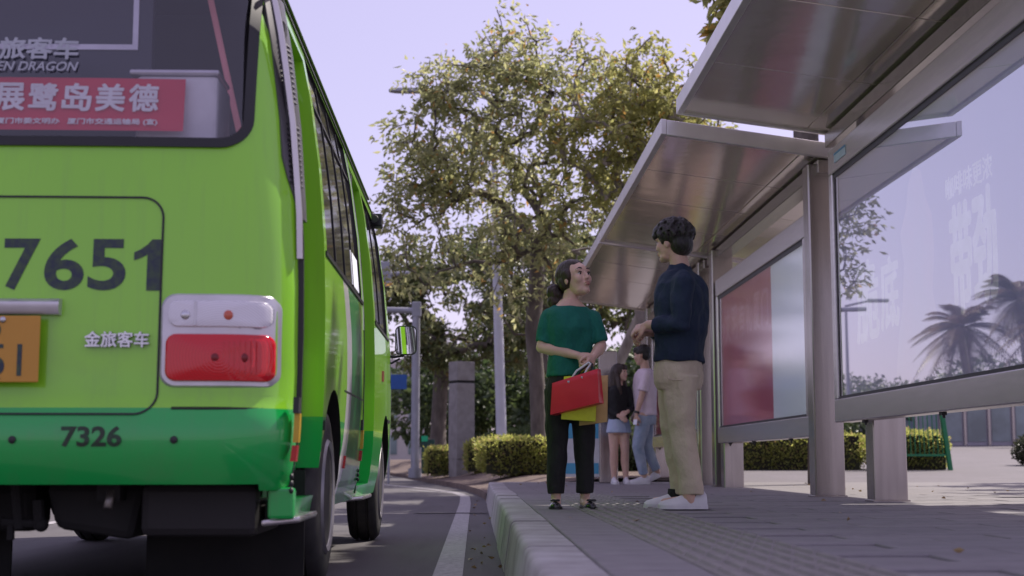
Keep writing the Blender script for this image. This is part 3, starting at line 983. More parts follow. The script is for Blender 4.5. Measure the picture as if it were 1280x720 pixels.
def lens_mat(name, c, c2, sc):
    m, nt, b_ = material(name)
    tc = nt.nodes.new("ShaderNodeTexCoord"); wv = nt.nodes.new("ShaderNodeTexWave"); wv.inputs["Scale"].default_value = sc
    wv.wave_type = 'RINGS'; wv.rings_direction = 'Y'
    mp = nt.nodes.new("ShaderNodeMapping"); mp.inputs["Location"].default_value = (-0.80, 2.8, -0.89)
    nt.links.new(tc.outputs["Object"], mp.inputs[0]); nt.links.new(mp.outputs[0], wv.inputs[0])
    nt.links.new(mix_col(nt, wv.outputs[1], c, c2), b_.inputs["Base Color"])
    b_.inputs["Roughness"].default_value = 0.08; b_.inputs["Coat Weight"].default_value = 0.35; b_.inputs["Coat Roughness"].default_value = 0.02
    bump(nt, b_, wv.outputs[1], 0.12, 0.003)
    return m


M['lens_red'] = lens_mat('lens_red', (0.62, 0.002, 0.012), (0.56, 0.002, 0.010), 30)
M['lens_red_lit'] = lens_mat('lens_red_lit', (0.95, 0.012, 0.02), (0.72, 0.006, 0.015), 44)
M['lens_clear'] = lens_mat('lens_clear', (0.84, 0.82, 0.87), (0.66, 0.64, 0.69), 40)
M['lens_dark'] = simple('lens_dark', (0.20, 0.001, 0.006), 0.2)
M['amber'] = simple('amber', (0.55, 0.10, 0.05), 0.2, coat=0.6)
for sgn in (1, -1):
    def mx(a, b_): return (BX + sgn * a, BX + sgn * b_) if sgn > 0 else (BX - b_, BX - a)
    x0, x1 = mx(.597, .998)
    hs = rear_plate(x0, x1, .785, 1.105, .05, -.012, .022).build('tail_lamp', M['silver'], bus, smooth=30)
    x0, x1 = mx(.618, .978)
    rear_plate(x0, x1, .805, .966, .035, .006, .022, bulge=.25).build('brake_lens', M['lens_red'], hs, smooth=35)
    x0, x1 = mx(.80, .955)
    rear_plate(x0, x1, .822, .950, .02, .0275, .003).build('brake_lens', M['lens_red_lit'], hs, smooth=35)  # lit part of the lens, put in as a brighter red plate
    x0, x1 = mx(.618, .972)
    rear_plate(x0, x1, .985, 1.086, .035, .006, .002).build('lens_rim', M['pole_grey'], hs, smooth=35)
    x0, x1 = mx(.624, .966)
    rear_plate(x0, x1, .991, 1.080, .030, .0075, .014, bulge=.25).build('indicator_lens', M['lens_clear'], hs, smooth=35)
    for o_, z_ in ((.785, .885), (.880, .885)):
        xa = BX + sgn * o_; MB().ell((xa, rear_y(xa, z_) - .032, z_), (.016, .004, .016)).build('bulb', M['lens_dark'], hs, smooth=0)
    for q in range(7):
        xa = BX + sgn * (.815 + q * .018); b = MB(); b.box(xa - .0012, xa + .0012, rear_y(xa, .885) - .0345, rear_y(xa, .885) - .02, .830, .942); b.build('lens_rib', M['lens_red'], hs)
    xa = BX + sgn * .715
    b = MB(); b.box(xa - .004, xa + .004, rear_y(xa, 1.03) - .027, rear_y(xa, 1.03) - .005, .995, 1.077); b.build('lens_divider', M['silver'], hs)
    for (o_, r_, mm) in ((.682, .016, 'chrome'), (.825, .017, 'amber')):
        xa = BX + sgn * o_; MB().ell((xa, rear_y(xa, 1.035) - .024, 1.03), (r_, .006, r_)).build('bulb', M[mm], hs, smooth=0)

# ---- flank
def side_piece(y0, y1, z0, z1, off, thick, n=6):
    b = MB(); rings = []
    for i in range(n + 1):
        z = z0 + (z1 - z0) * i / n; x = side_x(z) + off
        rings.append([(x - thick, y0, z), (x, y0, z), (x, y1, z), (x - thick, y1, z)])
    b.loft(rings); return b


for (a, b_) in ((5.95, 6.36), (6.385, 6.83), (6.855, 7.30), (7.325, 7.715)):
    o = side_piece(a, b_, 1.43, 2.235, -.011, .006).build('window', M['dark_glass'], bus)
    side_piece(a, a + .016, 1.43, 2.235, -.006, .012).build('window_frame', M['black_gasket'], o)
    side_piece(a + .016, b_, 2.06, 2.078, -.006, .012).build('window_bar', M['black_gasket'], o)
side_piece(7.30, 7.70, 1.44, 1.62, -.0085, .002).build('window_notice', M['poster_pale'], bus)
for (a, b_) in ((8.85, 9.30), (9.325, 9.95)):
    o = side_piece(a, b_, 1.425, 2.18, -.011, .006).build('window', M['dark_glass'], bus)
    side_piece(a, a + .016, 1.425, 2.18, -.006, .012).build('window_frame', M['black_gasket'], o)
for z0 in (1.385,):
    side_piece(5.86, 7.80, z0, z0 + .018, .006, .012, 2).build('belt_moulding', M['black_gasket'], bus)
    side_piece(8.76, 10.1, z0 - .01, z0 + .008, .006, .012, 2).build('belt_moulding', M['black_gasket'], bus)
# gutter along the roof edge
side_piece(5.25, 10.0, 2.375, 2.405, .016, .03, 2).build('roof_gutter', M['black_gasket'], bus)
side_piece(5.1, 10.0, 2.27, 2.285, .008, .012, 2).build('roof_trim', M['black_gasket'], bus)
# doors set back in their openings
for (a, b_) in ((5.06, 5.82), (7.86, 8.70)):
    d = side_piece(a + .012, b_ - .012, .41, 2.185, -.085, .015).build('door', M['bus_paint'], bus)
    side_piece(a + .06, b_ - .06, 1.0, 2.10, -.080, .004).build('door_window', M['dark_glass'], d)
    side_piece(a + .02, a + .045, .41, 2.185, -.06, .03).build('door_seal', M['black_gasket'], d)
    side_piece(a - .022, a - .002, .36, 2.25, .006, .03).build('door_edge', M['black_gasket'], d)
    side_piece(a - .042, a - .030, 1.25, 2.24, .004, .02).build('door_track', M['fascia'], d)
    b = MB(); b.box(side_x(2.1) - .09, side_x(2.1) - .0, a + .05, a + .12, 2.10, 2.15); b.box(side_x(2.1) - .03, side_x(2.1) - .0, a + .05, a + .12, 2.04, 2.11); b.build('door_bracket', M['black_plastic'], d, bevel=.008)
    b = MB()
    b.hexa([(BX + .93, a - .07, .312), (side_x(.35) + .055, a - .03, .324), (side_x(.35) + .055, b_ - .25, .324), (BX + .93, b_ - .20, .312),
            (BX + .93, a - .07, .334), (side_x(.35) + .055, a - .03, .346), (side_x(.35) + .055, b_ - .25, .346), (BX + .93, b_ - .20, .334)])
    b.build('step', M['aluminium'], d, bevel=.008)
    # markers on the panel behind each doorway
    yy = a - .085
    side_piece(yy - .05, yy + .01, .70, .755, .012, .02, 2).build('marker_lamp', M['black_plastic'], bus)
    side_piece(yy - .02, yy + .02, .60, .70, .014, .02, 2).build('reflector', simple('reflector_yellow', (0.62, 0.38, 0.02), 0.25), bus)
    side_piece(yy - .03, yy + .01, .535, .59, .014, .02, 2).build('reflector', simple('reflector_red', (0.50, 0.012, 0.012), 0.2), bus)
    b = MB()
    for k in range(3): b.ell((side_x(.45) + .004, yy + .015, .435 + k * .024), (.008, .014, .011))
    b.build('hinge', M['black_plastic'], bus, smooth=0)
side_piece(9.35, 9.42, 1.05, 1.12, .012, .02, 2).build('side_lamp', M['amber'], bus)
side_piece(6.86, 6.90, .50, .56, .010, .02, 2).build('reflector', simple('reflector_red', (0.50, 0.012, 0.012), 0.2), bus)
side_piece(5.84, 5.90, .66, .70, .008, .02, 2).build('fuel_flap', M['black_plastic'], bus)
side_piece(6.72, 7.80, .86, .868, .002, .004, 2).build('panel_seam', M['black_gasket'], bus)
side_piece(9.98, 10.25, .80, .82, .004, .006, 2).build('panel_seam', M['black_gasket'], bus)
# vented panel wrapped round the rear pillar
def corner_pt(z, a, off):
    """a: 0 = rear face end of the corner, 1 = flank; beyond 1 runs along the flank"""
    w = bw(z); y0 = by_r(z) + 0.03 * ((w - RC) / w) ** 2
    if a <= 1:
        t_ = a * PI / 2
        return (BX + w - RC + (RC + off) * math.sin(t_), y0 + RC - (RC + off) * math.cos(t_), z)
    return (BX + w + off, y0 + RC + (a - 1), z)
M['pillar_trim'] = simple('pillar_trim', (0.10, 0.095, 0.105), 0.35, 0, (0.075, 0.07, 0.08), 5)
vp = MB(); rings = []
for i in range(13):
    z = 1.40 + .86 * i / 12
    lo_a = 0.58 + .26 * max(0, 1 - i / 3.0) ** 1.5
    aa = [lo_a + (1.0 - lo_a) * k / 6 for k in range(7)]
    rings.append([corner_pt(z, a, .006) for a in aa] + [corner_pt(z, 1.02, .006), corner_pt(z, 1.02, -.006)] + [corner_pt(z, a, -.006) for a in reversed(aa)])
vp.loft(rings)
vpo = vp.build('vent_panel', M['pillar_trim'], bus, smooth=40)
for base in (1.52, 1.84):
    for k in range(12):
        z = base + k * .020; lb = MB()
        lb.loft([[corner_pt(z + dz, a, o_) for dz, o_ in ((0, .004), (.0, .011), (.009, .007), (.009, .004))] for a in (.66, .72, .78, .84, .90)])
        lb.build('louvre', M['black_gasket'], vpo)

# mirror, camera
b = MB()
b.tube([(-0.70, 10.35, 1.30), (-0.60, 10.45, 1.29), (-0.54, 10.46, 1.30), (-0.515, 10.46, 1.36)], .010, 8)
b.tube([(-0.70, 10.35, 1.24), (-0.62, 10.45, 1.245), (-0.56, 10.46, 1.28)], .008, 8)
mr = b.build('mirror_arm', M['black_plastic'], bus, smooth=0)
rrp = round_rect(-0.595, -0.435, 1.305, 1.52, .04)
b = MB(); b.loft([[(x, 10.445, z) for x, z in rrp], [(x, 10.435, z) for x, z in rrp]]); b.loft([[(x, 10.44, z) for x, z in rrp], [(-.515 + (x + .515) * .75, 10.52, 1.41 + (z - 1.41) * .8) for x, z in rrp]])
mh = b.build('mirror_housing', M['black_plastic'], bus, smooth=30)
rri = round_rect(-0.587, -0.443, 1.313, 1.512, .034)
b = MB(); b.loft([[(x, 10.434, z) for x, z in rri], [(x, 10.431, z) for x, z in rri]]); b.build('mirror_glass', simple('mirror', (0.85, 0.85, 0.88), 0.02, 1.0), mh)
b = MB(); b.box(-.77, -.66, 9.82, 9.94, 2.16, 2.25); b.tube([(-.715, 9.80, 2.205), (-.715, 9.83, 2.205)], .035, 14); b.box(-.80, -.72, 9.85, 9.9, 2.10, 2.17); b.build('side_camera', M['black_plastic'], bus, bevel=.01)

b = MB(); b.box(-.72, -.628, 4.99, 5.05, .336, .445); b.build('skirt_panel', M['bus_paint'], bus, bevel=.012)
# wheels
def wheel(xc, y, sgn, dual=False):
    r = .385; wd = .20
    t_ = MB()
    prof = [(-wd / 2, .24), (-wd / 2 - .004, .30), (-wd / 2 + .006, .355), (-wd / 2 + .03, r - .006), (-.045, r), (-.04, r - .012), (-.03, r - .012), (-.025, r), (.025, r), (.03, r - .012), (.04, r - .012), (.045, r), (wd / 2 - .03, r - .006), (wd / 2 - .006, .355), (wd / 2 + .004, .30), (wd / 2, .24)]
    t_.revolve_x((xc, y, r), prof, 40)
    wl = empty_part('wheel', bus)
    t_.build('tyre', M['rubber'], wl, smooth=40)
    b = MB(); s = sgn
    b.revolve_x((xc, y, r), [(s * wd / 2 * .5, .245), (s * wd / 2, .245), (s * (wd / 2 + .012), .235), (s * (wd / 2 + .004), .215), (s * .02, .20), (s * .0, .17), (s * .05, .13), (s * .055, .10), (s * .085, .095), (s * .095, .06), (s * .095, .02)], 32)
    b.build('rim', M['rim'], wl, smooth=30)
    for k in range(6):
        a = 2 * PI * k / 6; b = MB(); b.tube([(xc + s * .05, y + .115 * math.cos(a), r + .115 * math.sin(a)), (xc + s * .075, y + .115 * math.cos(a), r + .115 * math.sin(a))], .011, 6); b.build('wheel_nut', M['rim'], wl)


def empty_part(name, parent):
    o = bpy.data.objects.new(name, None); col.objects.link(o); o.parent = parent; o.empty_display_size = .1; W[o] = W[parent].copy(); return o


for sgn in (1, -1):
    wheel(BX + sgn * .925, 6.25, sgn)
    wheel(BX + sgn * .915, 9.85, sgn)
    b = MB(); b.box(BX + sgn * .80, BX + sgn * 1.0, 10.30, 10.32, .20, .50); b.build('mud_flap', M['black_plastic'], bus)
    b = MB(); b.box(*((-1.30, -.68) if sgn > 0 else (-2.66, -1.83)), 5.74, 5.755, .07, .50); b.build('mud_flap', M['under'], bus)  # rear flaps widened into black sheets, added to darken the underside
# running gear seen under the tail
b = MB(); b.tube([(BX - .85, 6.25, .385), (BX + .85, 6.25, .385)], .05, 10); b.ell((BX, 6.25, .385), (.17, .16, .15)); b.build('rear_axle', M['under'], bus, smooth=40)
b = MB(); b.tube([(BX - .82, 9.85, .36), (BX + .82, 9.85, .36)], .04, 10); b.build('front_axle', M['under'], bus)
for s in (-1, 1):
    b = MB(); b.box(BX + s * .40 - .04, BX + s * .40 + .04, 5.0, 10.4, .40, .50); b.build('chassis_rail', M['under'], bus)
b = MB(); b.box(-1.16, -.755, 5.0, 5.62, .275, .46); b.build('fuel_tank', simple('tank', (0.014, 0.012, 0.012), .7), bus, bevel=.03)
b = MB(); b.hexa([(-1.48, 5.1, .30), (-1.2, 5.1, .258), (-1.2, 5.7, .258), (-1.48, 5.7, .30), (-1.52, 5.1, .46), (-1.16, 5.1, .46), (-1.16, 5.7, .46), (-1.52, 5.7, .46)]); b.build('silencer', M['under'], bus, bevel=.03)
b = MB(); b.tube([(-1.262, 5.05, .47), (-1.262, 5.0, .42), (-1.262, 4.97, .375)], .016, 10); b.build('exhaust_pipe', simple('exhaust', (0.25, .23, .21), .4, .8), bus, smooth=0)
b = MB(); b.tube([(-1.62, 5.1, .46), (-1.60, 5.1, .30)], .02, 8); b.tube([(-1.66, 5.1, .325), (-1.52, 5.1, .315)], .016, 8); b.tube([(-1.63, 5.1, .33), (-1.63, 5.1, .262)], .014, 8); b.tube([(-1.54, 5.1, .40), (-1.53, 5.1, .30)], .02, 8); b.ell((-1.525, 5.1, .315), .026)
b.build('tow_linkage', M['under'], bus)
b = MB(); b.box(BX - .95, -1.60, 5.3, 5.5, .28, .46); b.build('spare_wheel_carrier', M['under'], bus, bevel=.04)

# ================================================================== PEOPLE
def skin_mat(name, c, c2):
    m, nt, b = material(name)
    f = noise_fac(nt, 22, 4, 0.5)
    nt.links.new(mix_col(nt, f, c, c2), b.inputs["Base Color"])
    b.inputs["Roughness"].default_value = 0.48
    b.inputs["Subsurface Weight"].default_value = 0.12
    b.inputs["Subsurface Radius"].default_value = (0.012, 0.005, 0.003)
    bump(nt, b, noise_fac(nt, 120, 3, 0.5), 0.05, 0.002)
    return m


def hair_mat(name, c, c2):
    return simple(name, c, 0.42, 0, c2, 26, (1.0, 1.0, 0.12), bumps=(70, 0.7, 0.012, (1.0, 1.0, 0.10)))


def cloth(name, c, c2=None, scale=9, weave=240, rough=0.85):
    return simple(name, c, rough, 0, c2, scale, bumps=(11, 0.55, 0.035, (1, 1, .55)))


M['skin_w'] = skin_mat('skin_w', (0.72, 0.47, 0.37), (0.66, 0.42, 0.33))
M['skin_m'] = skin_mat('skin_m', (0.64, 0.41, 0.31), (0.58, 0.36, 0.27))
M['lip'] = simple('lip', (0.38, 0.10, 0.09), 0.4)
M['hair'] = hair_mat('hair', (0.014, 0.011, 0.010), (0.030, 0.022, 0.019))
M['hair_brown'] = hair_mat('hair_brown', (0.030, 0.017, 0.013), (0.055, 0.032, 0.024))
M['eye_dark'] = simple('eye_dark', (0.012, 0.009, 0.008), 0.2)
M['eye_white'] = simple('eye_white', (0.62, 0.58, 0.57), 0.3)
M['green_knit'] = cloth('green_knit', (0.008, 0.155, 0.115), (0.006, 0.135, 0.100), 5)
M['black_cloth'] = cloth('black_cloth', (0.011, 0.011, 0.012), (0.017, 0.016, 0.017))
M['navy_cloth'] = cloth('navy_cloth', (0.010, 0.022, 0.050), (0.013, 0.027, 0.058), 6, rough=0.8)
M['khaki'] = cloth('khaki', (0.64, 0.54, 0.40), (0.57, 0.48, 0.355), 6)
M['pink_shirt'] = cloth('pink_shirt', (0.80, 0.66, 0.74), (0.74, 0.61, 0.69), 6)
M['denim'] = cloth('denim', (0.26, 0.33, 0.45), (0.42, 0.48, 0.58), 7)
M['denim_light'] = cloth('denim_light', (0.40, 0.48, 0.64), (0.47, 0.54, 0.68), 9)
M['shoe_white'] = simple('shoe_white', (0.72, 0.70, 0.72), 0.5, 0, (0.64, 0.62, 0.65), 14)
M['shoe_black'] = simple('shoe_black', (0.010, 0.010, 0.011), 0.22, coat=0.4)
M['sole_grey'] = simple('sole_grey', (0.42, 0.40, 0.41), 0.7)
V = Vector


def frame_from(fwd, up=(0, 0, 1)):
    f = V(fwd).normalized(); u = V(up); l = u.cross(f).normalized(); u = f.cross(l).normalized()
    return Matrix((f, l, u)).transposed()                 # columns: forward, left, up


def oring(c, a, b, yaw_f, n=24, p=2.4):
    """horizontal superellipse; a across, b along the facing direction"""
    f = V((yaw_f[0], yaw_f[1], 0)).normalized(); l = V((-f.y, f.x, 0)); c = V(c); out = []
    for k in range(n):
        t = 2 * PI * k / n; ct, st = math.cos(t), math.sin(t)
        out.append(c + l * (a * math.copysign(abs(ct) ** (2 / p), ct)) + f * (b * math.copysign(abs(st) ** (2 / p), st)))
    return out


def head_shape(mb, c, F, s=1.0, female=False):
    """c centre of head, F frame (forward,left,up); about 0.23 m chin to crown at s=1"""
    def P(f, l, u): return V(c) + F @ V((f * s, l * s, u * s))
    def E(f, l, u, r, extra=None):
        rot = F if extra is None else F @ extra
        mb.ell(P(f, l, u), tuple(x * s for x in r), rot, 16, 10)
    E(-.014, 0, .026, (.097, .076, .088))
    E(.020, 0, -.028, (.066, .059 if female else .062, .078))
    E(.030, 0, .022, (.062, .062, .055))
    E(.056, 0, -.094, (.026, .026 if female else .031, .020))
    E(.030, 0, -.080, (.045, .046 if female else .052, .030))
    for sg in (1, -1):
        E(.056, sg * .036, -.024, (.028, .024, .030))
        E(-.002, sg * .073, -.012, (.017, .009, .027), Matrix.Rotation(R(sg * 18), 3, 'Z'))
        E(.074, sg * .030, .021, (.014, .026, .009))      # brow
        E(.094, sg * .009, -.033, (.009, .008, .007))     # nostril
    mb.tube([P(.080, 0, .016), P(.089, 0, -.008), P(.097, 0, -.026), P(.092, 0, -.036)], [.008 * s, .009 * s, .0105 * s, .007 * s], 10)
    mb.ell(P(.098, 0, -.028), .0092 * s)
    E(.083, 0, -.057, (.012, .022, .0065)); E(.080, 0, -.068, (.012, .018, .0075))


def face_details(head, c, F, s, female=False):
    def P(f, l, u): return V(c) + F @ V((f * s, l * s, u * s))
    for sg in (1, -1):
        b = MB(); b.ell(P(.072, sg * .031, -.001), (.011 * s, .015 * s, .0062 * s), F); e = b.build('eye', M['eye_white'], head, smooth=0)
        b = MB(); b.ell(P(.0785, sg * .031, -.0005), (.006 * s, .0075 * s, .0058 * s), F); b.build('iris', M['eye_dark'], e, smooth=0)
        b = MB(); b.tube([P(.076, sg * .046, .004), P(.083, sg * .036, .0085), P(.084, sg * .026, .0078), P(.081, sg * .017, .003)], [.0015 * s, .0028 * s, .0028 * s, .0015 * s], 6); b.build('eyelash', M['eye_dark'], e)
        b = MB(); b.tube([P(.070, sg * .052, .024), P(.086, sg * .038, .031), P(.0885, sg * .026, .029), P(.086, sg * .015, .026)], [.002 * s, .0036 * s, .0038 * s, .002 * s], 6); b.build('eyebrow', M['hair'], head)
    b = MB(); b.ell(P(.0865, 0, -.0572), (.0085 * s, .019 * s, .0048 * s), F); b.ell(P(.0845, 0, -.0672), (.009 * s, .016 * s, .0055 * s), F); b.build('lips', M['lip'], head, smooth=0)


def hand(mb, wrist, d, n, side, curl=(25, 35, 30), s=1.0, spread=0.02):
    """palm and five fingers; d along the fingers, n palm normal, side +1/-1 picks the thumb side"""
    d = V(d).normalized(); n = (V(n) - d * V(n).dot(d)).normalized(); l = d.cross(n) * side
    wrist = V(wrist)
    mb.capsule(wrist, wrist + d * .03 * s, .023 * s, .022 * s)
    for k, (off, ln) in enumerate(((.030, .92), (.010, 1.0), (-.010, .95), (-.029, .78))):
        kn = wrist + d * (.083 - abs(off) * .25) * s + l * off * s
        mb.capsule(wrist + d * .02 * s + l * off * .55 * s, kn, .0135 * s, .0115 * s, 8)
        dd = d.copy(); p = kn; axis = d.cross(n)
        for seg, rr_, cu in ((.040, .0088, curl[0]), (.026, .0080, curl[1]), (.021, .0068, curl[2])):
            dd = (Matrix.Rotation(R(cu), 3, axis) @ dd).normalized()
            q = p + dd * seg * ln * s
            mb.capsule(p, q, rr_ * s, rr_ * .9 * s, 8); p = q
    t0 = wrist + d * .022 * s + l * .020 * s
    t1 = t0 + (d * .55 + l * .6 + n * .35).normalized() * .042 * s
    t2 = t1 + (d * .8 + l * .1 + n * .5).normalized() * .032 * s
    t3 = t2 + (d * .8 - l * .15 + n * .5).normalized() * .022 * s
    mb.chain([t0, t1, t2, t3], [.015 * s, .0115 * s, .0098 * s, .008 * s], 8)


def shoe(parent, heel, toe, w, h, mat, sole_mat, top_z=None, flat=False, name='shoe'):
    heel, toe = V(heel), V(toe); d = toe - heel; L = d.length; d.normalize(); l = V((-d.y, d.x, 0))
    up = V((0, 0, 1)) if abs(d.z) < .3 else d.cross(l) * -1
    if up.z < 0: up = -up
    prof = [(0.0, .30, .75), (.05, .38, .98), (.18, .44, 1.0), (.35, .43, .92), (.50, .46, .74), (.68, .50, .56), (.84, .46, .44), (.95, .33, .34), (1.0, .16, .22)]
    if flat: prof = [(0.0, .28, .85), (.05, .38, 1.0), (.18, .42, .80), (.35, .40, .62), (.52, .46, .60), (.70, .50, .58), (.86, .44, .52), (.96, .30, .42), (1.0, .14, .30)]
    b = MB(); rings = []
    for t_, ww, hh in prof:
        c_ = heel + d * L * t_; ring = []
        for k in range(14):
            a = 2 * PI * k / 14; x = math.cos(a); z = math.sin(a)
            zz = max(z, -.2); xx = x * (1.0 if z < .2 else (1 - .35 * (z - .2)))
            ring.append(c_ + l * xx * w * ww + up * ((.012 if z < 0 else .012) + (zz + .2) / 1.2 * h * hh))
        rings.append(ring)
    b.loft(rings); s_ = b.build(name, mat, parent, smooth=50)
    b = MB(); r0, r1 = [], []
    out = [(t_, ww * 1.06) for t_, ww, hh in prof]
    loop = [heel + d * L * (t_ * 1.02 - .01) + l * w * ww for t_, ww in out] + [heel + d * L * (t_ * 1.02 - .01) - l * w * ww for t_, ww in reversed(out)]
    hs = .024 if not flat else .012
    b.loft([[p for p in loop], [p + up * hs for p in loop]]); b.build('sole', sole_mat, s_, smooth=40)
    return s_


def tufts(mb, P, n, seed, s=1.0):
    """short locks lying on the crown so that the outline is not smooth"""
    rnd = random.Random(seed)
    for _ in range(n):
        a = rnd.uniform(0, 2 * PI); e = rnd.uniform(.05, 1.35)
        f = -.02 + .112 * math.cos(a) * math.cos(e); l = .098 * math.sin(a) * math.cos(e); u = .050 + .092 * math.sin(e)
        if f > .085: u += .0
        p = V((f, l, u)); out = V((math.cos(a) * math.cos(e), math.sin(a) * math.cos(e), math.sin(e)))
        sw = V((rnd.uniform(-1, 1), rnd.uniform(-1, 1), -1.1 + rnd.uniform(-.3, .5)))
        tg = (sw - out * sw.dot(out)).normalized()
        q = p + tg * .024 + out * .006; r_ = p + tg * .050 + out * rnd.uniform(-.002, .006)
        mb.tube([P(*(p - out * .008)), P(*q), P(*r_)], [.0125 * s, .010 * s, .003 * s], 6)


def blob(name, mb, mat, parent, voxel=.008, smooth=3, amp=0.0, ns=(9, 9, 5)):
    return link_mesh(name, remesh(mb, voxel, smooth, amp, ns), mat, parent)


# ---------------------------------------------------------------- woman in green
def woman():
    O = V((0.578, 8.70, PV + .008))
    t = empty('person', O, 'woman in dark green top and black trousers holding shopping bags', 'person')
    def A(x, y, z): return O + V((x, y, z))
    fw = (.35, -.94)
    hc = A(.030, -.005, 1.402); F = frame_from((.62, -.74, .30), (-.10, .06, 1))
    sk = MB(); s = 1.10
    head_shape(sk, hc, F, s, True)
    sk.tube([A(-.002, .012, 1.20), A(.000, .010, 1.26), A(.012, .004, 1.33), A(.02, 0, 1.38)], [.066, .050, .047, .046], 14)
    sk.loft([oring(A(0, 0.005, z), a, b_, fw) for z, a, b_ in ((.74, .12, .085), (.93, .115, .078), (1.08, .13, .092), (1.16, .135, .084), (1.195, .126, .080), (1.225, .106, .072), (1.25, .078, .062), (1.275, .056, .052))])
    S1, E1, W1 = A(-.130, .005, 1.165), A(-.178, -.015, .975), A(.035, -.150, .918)
    S2, E2, W2 = A(.138, .010, 1.165), A(.192, -.005, .985), A(.128, -.150, .912)
    for S_, E_, W_ in ((S1, E1, W1), (S2, E2, W2)):
        mid = E_.lerp(W_, .35)
        sk.chain([S_, E_, mid, W_], [.034, .034, .037, .024], 12)
    hand(sk, W1, (.80, -.35, -.42), (.3, .75, -.5), 1, (35, 55, 45), .92)
    hand(sk, W2, (-.35, -.45, -.65), (-.75, .6, .1), -1, (40, 60, 45), .92)
    for hx, kx, ax in ((-.075, -.082, -.090), (.068, .083, .086)):
        sk.chain([A(hx, .01, .74), A(kx, 0, .42), A(ax, .015, .10), A(ax, .01, .03)], [.072, .048, .031, .030], 12)
        sk.capsule(A(ax, .0, .045), A(ax * 1.02, -.09, .03), .030, .026)
    body = blob('body', sk, M['skin_w'], t, .0052, 3)
    face_details(body, hc, F, s, True)
    # shirt
    sh = MB()
    sh.loft([oring(A(cx, cy, z), a, b_, fw, 28) for z, a, b_, cx, cy in ((.795, .150, .112, .004, .0), (.84, .146, .108, .003, 0), (.90, .140, .101, 0, 0), (.96, .137, .100, 0, 0), (1.03, .143, .108, 0, -.004), (1.09, .150, .118, 0, -.008), (1.14, .152, .110, 0, -.004), (1.18, .150, .098, 0, 0), (1.203, .139, .089, 0, .003), (1.222, .115, .082, 0, .006), (1.231, .099, .076, 0, .008))])
    for S_, E_ in ((S1, E1), (S2, E2)):
        d = (E_ - S_); sh.tube([S_ - d * .05, S_, S_ + d * .35, S_ + d * .86], [.044, .052, .053, .050], 16); sh.ell(S_, .051)
    blob('shirt', sh, M['green_knit'], t, .0075, 4, .011, (8, 8, 6))
    # trousers
    tr = MB()
    tr.loft([oring(A(0, .005, z), a, b_, fw, 24) for z, a, b_ in ((.86, .125, .095), (.80, .140, .105), (.74, .152, .112), (.68, .150, .108), (.655, .13, .09))])
    for sx, pts in ((-1, ((-.072, .72, .085), (-.076, .62, .081), (-.079, .50, .070), (-.082, .40, .064), (-.086, .27, .059), (-.089, .15, .053), (-.090, .085, .051))), (1, ((.070, .72, .085), (.074, .62, .080), (.080, .50, .070), (.083, .40, .063), (.085, .27, .058), (.086, .15, .052), (.086, .095, .050)))):
        tr.loft([oring(A(x, .006 + .008 * math.sin(z * 6), z), r_, r_ * 1.08, fw, 20, 2.2) for x, z, r_ in pts])
    blob('trousers', tr, M['black_cloth'], t, .0075, 3, .008, (7, 7, 6))
    # hair drawn back into a low tail
    hr = MB()
    def P(f, l, u): return hc + F @ V((f * s, l * s, u * s))
    hr.ell(P(-.026, 0, .030), (.105, .092, .101), F, 20, 12)
    hr.ell(P(-.030, 0, .005), (.090, .090, .082), F, 20, 12)
    hr.ell(P(.012, 0, .078), (.068, .068, .037), F @ Matrix.Rotation(R(22), 3, 'Y'), 16, 10)
    hr.ell(P(-.10, 0, -.02), (.03, .035, .03), F)
    for sg in (1, -1): hr.ell(P(.004, sg * .070, .018), (.040, .020, .040), F); hr.ell(P(-.030, sg * .070, -.012), (.034, .020, .040), F)
    blob('hair', hr, M['hair_brown'], t, .005, 2, .003, (50, 50, 14))
    hb = MB()
    hb.ell(P(-.140, -.035, -.030), (.052, .054, .062), F @ Matrix.Rotation(R(-25), 3, 'Y'), 16, 10); hb.ell(P(-.150, -.045, -.078), (.044, .046, .050), F); hb.ell(P(-.112, 0, -.012), (.036, .038, .036), F)
    blob('hair_bun', hb, M['hair_brown'], t, .005, 1, .006, (60, 60, 16))
    # flat shoes with bows
    for hx, tx in ((-.088, -.104), (.083, .118)):
        so = shoe(t, A(hx, .055, 0), A(tx, -.165, 0), .078, .060, M['shoe_black'], M['black_plastic'], flat=True)
        b = MB(); b.ell(A(tx * .98 - .014, -.105, .052), (.016, .010, .008)); b.ell(A(tx * .98 + .014, -.105, .052), (.016, .010, .008)); b.ell(A(tx * .98, -.107, .052), (.006, .008, .007)); b.build('bow', M['shoe_black'], so, smooth=0)
    return O


WO = woman()


